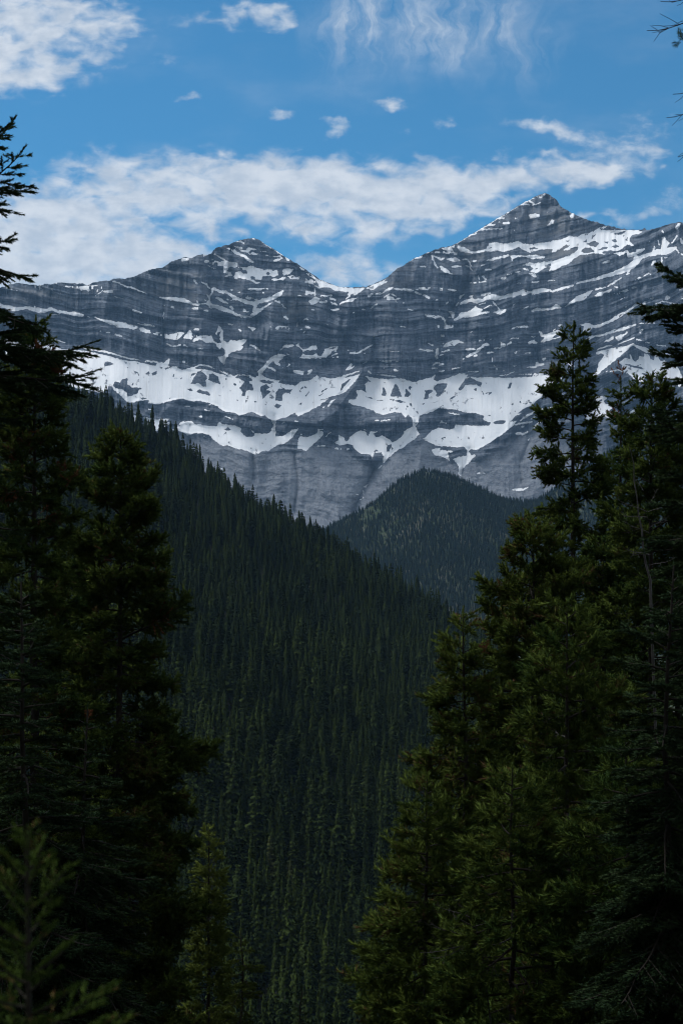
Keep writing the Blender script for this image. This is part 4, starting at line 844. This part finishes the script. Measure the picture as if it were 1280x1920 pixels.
def needles(g, A, B, tint, mi, r, per_m, ln, wd, ang=(.6, 1.1), fan=None):
    """needles round shoots A->B (n,3): thin pointed blades leaning forward"""
    Ls = np.linalg.norm(B - A, axis=1)
    cnt = np.maximum((Ls * per_m).astype(int), 3)
    k = np.repeat(np.arange(len(A)), cnt); n = len(k)
    if n == 0: return
    f = r.rand(n) ** .8; d = nrm(B - A)[k]
    p = A[k] + (B - A)[k] * f[:, None]
    rv = r.normal(size=(n, 3)); rad = nrm(rv - (rv * d).sum(1, keepdims=True) * d)
    if fan is not None: rad = nrm(rad * (1, 1, fan))
    a = r.uniform(ang[0], ang[1], n)[:, None] * (1 - .45 * f[:, None])
    q = nrm(d * np.cos(a) + rad * np.sin(a))
    s = nrm(np.cross(q, r.normal(size=(n, 3))))
    L = ln * r.uniform(.7, 1.2, n)[:, None]; w = wd * r.uniform(.7, 1.3, n)[:, None] * .5
    V = np.stack([p - s * w, p + s * w, p + q * L], 1).reshape(-1, 3)
    cen = p * (1, 1, 0); out_ = cen / (np.linalg.norm(cen, axis=1, keepdims=True) + .25)
    nn = nrm(out_ * .45 + rad * .75 + q * .25 + np.array((0, 0, .42)))
    g.add(V, np.arange(3 * n).reshape(n, 3), np.clip(tint[k] + r.uniform(-.12, .12, n), 0, 1), mi, np.repeat(nn, 3, 0))

def bough(g, r, p0, az, L, e0, kind, d, dens, tint0, mi=1, bare=0., rad=None, wood=0):
    """one bough: a bent axis, side shoots on both sides, needles on the shoots"""
    n = 8; t = np.linspace(0, 1, n)
    if kind == 'pine': el = e0 + (t ** 1.5) * R_(r.uniform(10, 45)) - R_(14) * np.sin(t * 3.1)
    else: el = e0 - R_(r.uniform(10, 26)) * np.sin(t * 2.4) + R_(30) * t ** 3
    azs = az + np.cumsum(r.normal(0, .07, n))
    dl = L / (n - 1)
    st = np.stack([np.cos(azs) * np.cos(el), np.sin(azs) * np.cos(el), np.sin(el)], -1) * dl
    P = np.concatenate([[p0], p0 + np.cumsum(st[:-1], 0)])
    R0 = rad or (.007 + .011 * L)
    Vt, Qt = tube(P, R0 * (1 - t * .85) + .002, 4); g.add(Vt, Qt, .5, wood)
    if bare >= 1:
        for _ in range(int(4 + L * 6)):
            f = r.uniform(.25, 1); b = P[min(int(f * (n - 1)), n - 2)]
            dd = nrm(st[min(int(f * (n - 1)), n - 1)] / dl + r.normal(0, .55, 3)); l = r.uniform(.1, .32) * min(L, 1.4)
            mid = b + dd * l * .55; e = mid + nrm(dd + r.normal(0, .4, 3)) * l * .45
            Vt, Qt = tube([b, mid, e], np.array([.4, .3, .12]) * R0 + .0012, 3); g.add(Vt, Qt, .5, wood)
        return
    step = (.06 if kind == 'pine' else .05) / dens
    start = (.22 if L > .7 else .16) if kind == 'pine' else .08
    fs = np.arange(max(start * L, .06), L, step) / L
    fs = np.clip(fs + r.normal(0, .02, len(fs)), 0, 1)
    A, B, T = [], [], []
    for i, f in enumerate(fs):
        x = f * (n - 1); j = min(int(x), n - 2); b = P[j] + (P[j + 1] - P[j]) * (x - j)
        dr = st[j] / dl
        sd_ = nrm(np.cross(dr, (0, 0, 1))) * (1 if i % 2 else -1)
        if kind == 'pine':
            l = min(.18 + .50 * L * (1 - f) , .85) * r.uniform(.6, 1.15)
            tw = nrm(dr * r.uniform(.5, 1) + sd_ * r.uniform(.35, 1) + np.array((0, 0, r.uniform(-.3, .42))))
        else:
            l = min(.10 + .62 * L * (1 - f) ** .8, .95) * r.uniform(.65, 1.1)
            tw = nrm(dr * .75 + sd_ * r.uniform(.6, 1) + np.array((0, 0, r.uniform(-.35, .12))))
        tt = np.clip(tint0 + r.normal(0, .2), 0, 1)
        e = b + tw * l
        if kind == 'pine':
            s0 = b + tw * max(l - .24, l * .12)
            A.append(s0); B.append(e); T.append(tt)
            if l > .22:
                for q in range(int(2 + l * 11)):
                    c = b + tw * l * r.uniform(.35, .95); t2 = nrm(tw + r.normal(0, .7, 3) + (0, 0, .1)); l2 = r.uniform(.14, .28)
                    A.append(c + t2 * .02); B.append(c + t2 * l2); T.append(np.clip(tt + r.normal(0, .1), 0, 1))
        else:
            A.append(b); B.append(e + (0, 0, -.03 * l)); T.append(tt)
            for q in range(int(l * 22)):
                ff = r.uniform(.15, .9); c = b + tw * l * ff
                t2 = nrm(tw * .8 + np.cross(tw, (0, 0, 1)) * r.choice((-1, 1)) * r.uniform(.6, 1) + (0, 0, r.uniform(-.3, .1))); l2 = l * (1.05 - ff) * r.uniform(.25, .5) + .03
                A.append(c); B.append(c + t2 * l2); T.append(np.clip(tt + r.normal(0, .08), 0, 1))
        if l > .3 and d < 60:
            Vt, Qt = tube([b, b + tw * l * .6, e], np.array([.3, .2, .08]) * R0 + .001, 3); g.add(Vt, Qt, .5, wood)
    A.append(P[-2]); B.append(P[-1] + st[-1] * .5); T.append(np.clip(tint0 + .1, 0, 1))
    A, B, T = np.array(A), np.array(B), np.array(T)
    if bare > 0:
        k = r.rand(len(A)) > bare; A, B, T = A[k], B[k], T[k]
        if len(A) == 0: return
    wpx = d / 1404.
    if kind == 'pine': needles(g, A, B, T, mi, r, 250 * min(1, (26 / d)) ** .6, .085, max(.0042, .8 * wpx), (.55, 1.15))
    else: needles(g, A, B, T, mi, r, 430 * min(1, (20 / d)) ** .7, .04 if d > 8 else .022, max(.0042, .85 * wpx), (.5, 1.1), fan=.55)

def conifer(name, label, tipx, tipy, d, kind, prof, seed, dens=1., per=7., mats=None, leader=.5, bare_low=.0, dry=(), gaps=.12, zmin=None, lean=0., tint=.45, trunk_r=None, e_top=46, e_low=-14, mi_mix=None, boughs=(), bmat=None, dbare=0.):
    """tip at a photo point at distance d; prof: (photo px below tip, half width px) pairs"""
    r = np.random.RandomState(seed)
    x = (tipx - HX) / F * d; zt = (HY - tipy) / F * d
    zg = float(ground_z(x, d)) - .15
    Ht = zt - zg
    root = empty(name, (x, d, zg)); tag(root, label, 'tree')
    n = 16; tz = np.linspace(0, 1, n)
    wob = np.cumsum(r.normal(0, .018, (n, 2)), 0); wob -= wob[-1] * tz[:, None]
    TP = np.stack([wob[:, 0] + lean * (tz - 1) * Ht, wob[:, 1], tz * Ht], -1)
    TR = (trunk_r or .0085 * Ht) * (1 - tz) ** .9 + .008
    V, Q = tube(TP, TR, 9)
    tm = mesh('trunk', V, Q, [bmat or M_BARK], smooth=True); link('trunk', tm, root)
    axis = lambda z: np.array([np.interp(z, TP[:, 2], TP[:, 0]), np.interp(z, TP[:, 2], TP[:, 1]), z])
    pxm = d / F
    pr = np.array(prof, float)
    zlow = max(Ht - pr[-1, 0] * pxm, 1.0)
    if zmin is not None: zlow = max(zlow, zmin)
    zlow = max(zlow, (HY - 2020) / F * d - zg)          # boughs well below the frame are left off
    g = Geo()
    # leader
    A = axis(Ht - leader)[None]; B = (axis(Ht) + (0, 0, .06))[None]
    if kind == 'pine':
        As = np.array([axis(Ht - leader * q) for q in (1, .66, .33)]); Bs = np.array([axis(Ht - leader * q) for q in (.62, .3, -.08)])
        needles(g, As, Bs, np.full(3, tint), 1, r, 420 * min(1, 26 / d) ** .6, .08, max(.0035, .6 * d / 1404), (.35, .8))
    else:
        needles(g, A, B, np.full(1, tint), 1, r, 420, .03, max(.003, .55 * d / 1404), (.4, .8))
    z = Ht - .18
    az = r.rand() * 6.28
    while z > zlow:
        dp = (Ht - z) / pxm
        w = np.interp(dp, pr[:, 0], pr[:, 1]) * pxm * (.72 + .28 * min(dp / 220, 1))
        if r.rand() > gaps * (0 if dp < 60 else 1):
            f = np.clip((Ht - z) / max(Ht - zlow, 1), 0, 1)
            e0 = R_(e_top + (e_low - e_top) * min(1, f * 1.6 + .12) + r.normal(0, 8))
            L = w * r.uniform(.62, 1.22) / max(math.cos(e0), .55)
            L = max(L, .12)
            m_ = 1
            if mi_mix and r.rand() < mi_mix: m_ = 2
            bare = bare_low if f > .45 else 0.
            isb = r.rand() < dbare * f
            p0 = axis(z)
            bough(g, r, p0, az, L if not isb else L * .7, e0, kind, d, dens, np.clip(tint + r.normal(0, .13), 0, 1), m_, bare=1. if isb else bare, wood=3 if isb else 0)
        az += 2.4 + r.normal(0, .35)
        z -= r.uniform(.6, 1.4) / (per * 1.5) * (1 + .25 * min((Ht - z) / 8, 1))
    for (bx_, by_, ex, ey, dd) in boughs:      # a bough from one photo point to another (depth offset dd at its end)
        p0 = np.array(((bx_ - HX) / F * d - x, 0, (HY - by_) / F * d - zg)); e = np.array(((ex - HX) / F * (d + dd) - x, dd, (HY - ey) / F * (d + dd) - zg))
        v = e - p0; L = np.linalg.norm(v)
        bough(g, r, p0, math.atan2(v[1], v[0]), L, math.asin(v[2] / L) + R_(4), kind, d, dens, tint, 1)
    for (qx, qy, sz) in dry:                   # clumps of dead red needles on the side towards the camera
        c = np.array(((qx - HX) / F * d - x, -np.interp(max((qy - tipy), 0), pr[:, 0], pr[:, 1]) * pxm * .55, (HY - qy) / F * d - zg))
        k = 9; A = c + r.normal(0, sz * .35, (k, 3)); B = A + nrm(r.normal(0, 1, (k, 3)) + (0, -.3, .3)) * sz
        needles(g, A, B, r.rand(k), 2, r, 160, .07, max(.004, .62 * d / 1404))
    link('crown', g.mesh('crown', mats or [M_BARK, M_PINE if kind == 'pine' else M_SPRUCE, M_DRY, M_GREY]), root)
    return root

PINE = 'pine_tree'; SPR = 'spruce_tree'
# ---- left side
conifer(PINE, 'narrow dark green pine in the left foreground with blunt tip against the forested hill', 226, 800, 33, 'pine',
        [(0, 8), (50, 40), (140, 80), (260, 90), (360, 98), (480, 112), (600, 132), (760, 150), (1150, 165)], 11, dens=1.2, per=10, gaps=.04, dry=((305, 1155, .3), (212, 1045, .2)), tint=.5,
        boughs=((225, 1200, 362, 1140, -.3), (225, 1390, 395, 1405, .2), (225, 1450, 408, 1425, -.4)))
conifer(PINE, 'ragged olive pine at the left edge with brown dead sprigs, tip below the sky', 68, 597, 27, 'pine',
        [(0, 8), (70, 36), (160, 56), (300, 72), (450, 86), (600, 96), (900, 115), (1350, 125)], 23, dens=1.15, per=9, dry=((66, 830, .25), (48, 880, .22), (135, 895, .2), (95, 975, .2)), tint=.45, gaps=.08, mi_mix=.02, dbare=.1)
conifer(SPR, 'tall dark spruce cut by the left edge, its boughs reaching in against the sky', -105, -120, 16, 'spruce',
        [(0, 10), (150, 60), (300, 70), (420, 85), (560, 98), (700, 112), (830, 140), (1000, 175), (1300, 215), (2100, 250)], 31, dens=.6, per=3.6, tint=.3, gaps=.1, e_top=40, e_low=-10,
        boughs=((-105, 400, 62, 300, -.6), (-105, 330, 22, 222, .2), (-105, 560, 78, 582, -.5), (-105, 470, 60, 516, .4), (-105, 660, 172, 634, -.6), (-105, 720, 150, 668, -.9), (-105, 480, 18, 428, .2), (-105, 640, 60, 612, .6)))
conifer(SPR, 'dark spruce filling the lower left corner behind the blurred sapling', 40, 1090, 13, 'spruce',
        [(0, 8), (120, 60), (300, 110), (500, 150), (900, 190)], 37, dens=1.15, per=12, tint=.3, gaps=.05)
conifer(SPR, 'dark spruce in the lower left foreground below the narrow pine, boughs sweeping right', 165, 1330, 15, 'spruce',
        [(0, 8), (120, 60), (300, 120), (600, 170)], 41, dens=1.15, per=12, tint=.3, gaps=.05)
conifer(PINE, 'dark pine standing behind the narrow left pine, filling the gap beside the left edge', 128, 985, 38, 'pine',
        [(0, 8), (100, 45), (250, 75), (450, 95), (900, 110)], 43, dens=1.0, per=8, tint=.3, gaps=.1)
conifer(PINE, 'slender light green young pine beside the lower left trees', 391, 1548, 42, 'pine',
        [(0, 6), (40, 16), (100, 26), (200, 34), (320, 42), (420, 40)], 47, dens=1.2, per=9, tint=.85, leader=.4, mats=[M_BARK, M_YOUNG, M_DRY, M_GREY])
conifer(SPR, 'small drooping olive spruce at the bottom edge left of the middle', 452, 1745, 30, 'spruce',
        [(0, 6), (40, 30), (90, 60), (200, 85)], 53, dens=1.1, per=7, tint=.8, mats=[M_BARK, M_YOUNG, M_DRY, M_GREY])
conifer(SPR, 'small dark spruce tip at the bottom edge just right of the drooping olive spruce', 566, 1850, 34, 'spruce',
        [(0, 5), (60, 22), (150, 40)], 59, dens=1.0, per=8, tint=.3)
# ---- right side
conifer(PINE, 'tallest pine on the right with an open, gappy crown against the snow field', 1075, 606, 40, 'pine',
        [(0, 9), (30, 24), (75, 34), (100, 40), (150, 56), (230, 62), (330, 78), (420, 92), (520, 104), (620, 105), (760, 130)], 61, dens=1.15, per=6.2, tint=.45, gaps=.05, leader=.55, e_top=45, e_low=-14, trunk_r=.2, dbare=.15)
conifer(PINE, 'slim pine with a rusty dead leader, right of the tallest pine', 1163, 712, 44, 'pine',
        [(0, 6), (40, 18), (100, 26), (180, 34), (300, 44), (450, 60), (700, 80)], 67, dens=1.0, per=6.5, tint=.4, dry=((1162, 702, .25), (1158, 775, .2), (1156, 980, .3)), leader=.4)
conifer(PINE, 'bushy dark pine near the right edge behind the overhanging spruce boughs', 1222, 708, 33, 'pine',
        [(0, 14), (60, 42), (150, 62), (300, 90), (500, 110), (900, 140), (1300, 150)], 71, dens=1.05, per=7.5, tint=.36, gaps=.08)
conifer(SPR, 'tall dark spruce cut by the right edge with boughs reaching left against the rock face', 1335, 395, 17, 'spruce',
        [(0, 8), (100, 45), (200, 80), (350, 105), (500, 120), (800, 150), (1200, 190), (1700, 230)], 73, dens=.95, per=5.5, tint=.3, gaps=.08, e_top=42,
        boughs=((1335, 590, 1190, 553, -.5), (1335, 560, 1245, 494, .3), (1335, 690, 1225, 660, .2), (1335, 640, 1255, 585, -.3)))
conifer(PINE, 'broad mid-green pine below the tallest pine, its left boughs stepping down the valley', 1000, 985, 30, 'pine',
        [(0, 20), (50, 62), (110, 92), (200, 105), (350, 130), (550, 165), (900, 210)], 79, dens=1.1, per=8.5, tint=.62, gaps=.05, e_low=2,
        boughs=((1000, 1130, 897, 1090, -.3), (1000, 1210, 905, 1130, .3)))
conifer(PINE, 'bright green pine with rounded tip at the left border of the right-hand trees', 868, 1143, 28, 'pine',
        [(0, 10), (40, 24), (90, 34), (160, 50), (240, 74), (330, 98), (450, 115), (600, 140), (800, 175)], 83, dens=1.15, per=9, tint=.66, gaps=.04, dry=((905, 1215, .15),))
conifer(PINE, 'lowest spreading pine on the right, its boughs reaching into the valley at the bottom', 800, 1460, 22, 'pine',
        [(0, 14), (60, 45), (150, 75), (260, 105), (380, 125), (520, 140)], 89, dens=1.1, per=9, tint=.55, gaps=.04)
conifer(PINE, 'large pale olive pine in the middle of the right-hand trees', 1062, 1130, 21, 'pine',
        [(0, 14), (80, 60), (200, 110), (400, 160), (800, 230)], 97, dens=1.05, per=8.5, tint=.55, gaps=.04, dbare=.12)
conifer(PINE, 'dark pine low in the right foreground in front of the large olive pine', 960, 1440, 18, 'pine',
        [(0, 14), (80, 60), (200, 110), (500, 190)], 101, dens=1.05, per=9, tint=.42, gaps=.04, dbare=.1)
conifer(PINE, 'very dark pine in the lower right corner', 1170, 1370, 17, 'pine',
        [(0, 14), (80, 60), (200, 120), (550, 190)], 103, dens=1.05, per=8.5, tint=.25, gaps=.04)
conifer(SPR, 'dark bluish spruce at the right edge below the bushy dark pine', 1262, 1060, 15, 'spruce',
        [(0, 8), (100, 50), (300, 120), (600, 180), (900, 220)], 107, dens=1.15, per=12, tint=.25, gaps=.05)

conifer(PINE, 'pine behind the right-hand trees, filling the gap under the slim rusty-tipped pine', 1128, 1010, 38, 'pine',
        [(0, 12), (60, 50), (200, 90), (500, 130), (900, 160)], 109, dens=1.1, per=8.5, tint=.4, gaps=.05)
conifer(PINE, 'dark pine wedged between the bright rounded pine and the broad stepping pine', 985, 1215, 33, 'pine',
        [(0, 12), (60, 45), (200, 85), (500, 125), (800, 150)], 113, dens=1.1, per=8.5, tint=.35, gaps=.05)
conifer(PINE, 'pine at the far right edge with its top just below the overhanging spruce boughs', 1268, 800, 38, 'pine',
        [(0, 12), (60, 40), (200, 80), (500, 110), (1100, 150)], 127, dens=1.1, per=8.5, tint=.35, gaps=.05)
conifer(PINE, 'short dark pine at the bottom edge beside the open valley', 735, 1690, 26, 'pine',
        [(0, 12), (60, 35), (150, 58), (300, 80)], 131, dens=1.1, per=9, tint=.45, gaps=.05)
# ---- dead wood
def snag(name, label, base, tip, d, boughs, rad, seed, needle_at=None):
    r = np.random.RandomState(seed)
    B = np.array(((base[0] - HX) / F * d, d, (HY - base[1]) / F * d)); T = np.array(((tip[0] - HX) / F * d, d, (HY - tip[1]) / F * d))
    k = (T - B) / max(T[2] - B[2], .1); zg = float(ground_z(B[0], d)) - .1
    root = empty(name, (B[0] - k[0] * (B[2] - zg) * .3, d, zg)); o = np.array(root.location)
    tag(root, label, 'dead tree' if needle_at is None else 'tree')
    ts = np.linspace(0, 1, 10)
    lowp = [o + (B - o) * q for q in (0, .35, .7)]
    P = np.array(lowp + [B + (T - B) * q + np.append(r.normal(0, .02, 2), 0) for q in ts]) - o
    V, Q = tube(P, np.concatenate([[rad * 1.5, rad * 1.3, rad * 1.15], rad * (1 - ts * .8)]), 7)
    link('trunk', mesh('trunk', V, Q, [M_GREY], smooth=True), root)
    g = Geo()
    for (ax, ay, ex, ey, dd) in boughs:
        p0 = np.array(((ax - HX) / F * d, d, (HY - ay) / F * d)) - o; e = np.array(((ex - HX) / F * (d + dd), d + dd, (HY - ey) / F * (d + dd))) - o
        v = e - p0; L = np.linalg.norm(v)
        bough(g, r, p0, math.atan2(v[1], v[0]), L, math.asin(np.clip(v[2] / L, -1, 1)), 'pine', d, 1, .5, bare=1., rad=.003 + .005 * L, wood=0)
    if needle_at:
        for qx, qy, sz in needle_at:
            c = np.array(((qx - HX) / F * d, d, (HY - qy) / F * d)) - o
            A = c + r.normal(0, sz * .3, (8, 3)); Bn = A + nrm(r.normal(0, 1, (8, 3)) + (-.6, 0, .4)) * sz
            needles(g, A, Bn, r.rand(8) * .4, 1, r, 220, .05, .006)
    link('branches', g.mesh('branches', [M_GREY if not needle_at else M_BARK, M_PINE]), root)
snag('dead_snag', 'grey bare dead snag with curled branches between the pines on the right', (1218, 1120), (1182, 838), 30,
     ((1212, 960, 1158, 930, -.3), (1214, 960, 1262, 940, -.5), (1210, 950, 1236, 920, .2), (1213, 970, 1160, 962, .1), (1216, 1000, 1180, 975, -.6), (1216, 990, 1255, 962, -.6), (1205, 920, 1190, 890, .2), (1216, 1040, 1165, 1025, -.8), (1217, 1060, 1262, 1046, -.7)), .03, 5)
snag('dead_shrub', 'tangle of thin grey dead twigs low in the right foreground', (905, 1790), (868, 1690), 18.2,
     ((895, 1760, 800, 1730, -.3), (890, 1740, 830, 1700, -.4), (880, 1720, 815, 1690, -.2), (885, 1740, 940, 1715, -.4), (875, 1710, 850, 1680, -.3), (900, 1770, 790, 1775, -.4), (900, 1780, 950, 1850, -.3), (895, 1765, 810, 1800, -.3)), .008, 6)
snag('bare_tree', 'thin bare tree outside the right edge whose dry twigs enter the top right corner', (1350, 420), (1350, -60), 15,
     ((1350, 20, 1218, 46, -.2), (1350, -20, 1236, 4, .1), (1350, 150, 1256, 172, -.2), (1350, 190, 1247, 212, .1), (1350, 250, 1262, 288, -.2), (1350, 90, 1275, 70, 0)), .05, 8, needle_at=((1276, 74, .09), (1284, 66, .08)))

# ---- the blurred spruce sapling right in front of the camera
r = np.random.RandomState(9)
d = 2.5; g = Geo()
zt = (HY - 1575) / F * d; x0 = (52 - HX) / F * d; zg = float(ground_z(x0, d))
root = empty('spruce_sapling', (x0, d, zg)); tag(root, 'blurred young spruce sapling with pale yellow-green tips in the bottom left corner', 'sapling')
V, Q = tube([(0, 0, -.1), (.01, 0, (zt - zg) * .5), (0, 0, zt - zg)], [.011, .008, .004], 6)
link('trunk', mesh('trunk', V, Q, [M_BARK], smooth=True), root)
for k in range(34):
    f = k / 34; z = zt - zg - .015 - f * .48
    L = (.025 + .18 * f ** .8) * r.uniform(.45, 1.2)
    n_ = 5; az = k * 2.4 + r.normal(0, .3); el = R_(38 - 38 * f)
    P = [np.array((0, 0, z)) + np.array((math.cos(az) * math.cos(el), math.sin(az) * math.cos(el), math.sin(el))) * L * q + np.array((0, 0, .03 * q * q)) for q in np.linspace(0, 1, n_)]
    Vt, Qt = tube(P, np.linspace(.0028, .001, n_), 4); g.add(Vt, Qt, .5, 0)
    A = [P[0]]; B = [P[-1]]; T = [r.uniform(.2, .9)]
    for q in range(int(3 + L * 48)):
        ff = r.uniform(.25, .95); c = P[0] + (P[-1] - P[0]) * ff
        dr = nrm(P[-1] - P[0]); t2 = nrm(dr * .8 + nrm(np.cross(dr, (0, 0, 1))) * r.choice((-1, 1)) * r.uniform(.5, 1) + (0, 0, .1))
        A.append(c); B.append(c + t2 * (L * (1.1 - ff) * .6 + .02)); T.append(r.uniform(.1, 1))
    needles(g, np.array(A), np.array(B), np.array(T), 1, r, 900, .012, .0018, (.5, 1.1), fan=.7)
link('crown', g.mesh('crown', [M_BARK, M_TIP]), root)

# ================================================================ the air between here and the mountain
def box(name, lo, hi, mat):
    (x0, y0, z0), (x1, y1, z1) = lo, hi
    V = [(x, y, z) for z in (z0, z1) for y in (y0, y1) for x in (x0, x1)]
    return mesh(name, V, [(0, 2, 3, 1), (4, 5, 7, 6), (0, 1, 5, 4), (2, 6, 7, 3), (0, 4, 6, 2), (1, 3, 7, 5)], [mat])
if HAZE_D > 0:
    m, N, out = material('clear_mountain_air')
    v = N.new('ShaderNodeVolumePrincipled'); v.inputs['Color'].default_value = (*HAZE_C, 1); v.inputs['Density'].default_value = HAZE_D; v.inputs['Anisotropy'].default_value = 0
    N.l.new(v.outputs[0], out.inputs['Volume'])
    lo_z = min(min(v_.co.z for v_ in o.data.vertices) for o in (bpy.data.objects['ground'], bpy.data.objects['shoulder_hill'])); lo_z = min(lo_z, -220) - 1
    hi_z = float(ZZ.max()) + 12
    hz_o = link('haze', box('haze', (-2900, -170, lo_z), (2900, 6900, hi_z), m)); tag(hz_o, 'thin blue mountain haze filling the valley', 'haze', kind='stuff')
    scene.cycles.volume_bounces = 0; scene.cycles.max_bounces = 6; scene.cycles.diffuse_bounces = 3
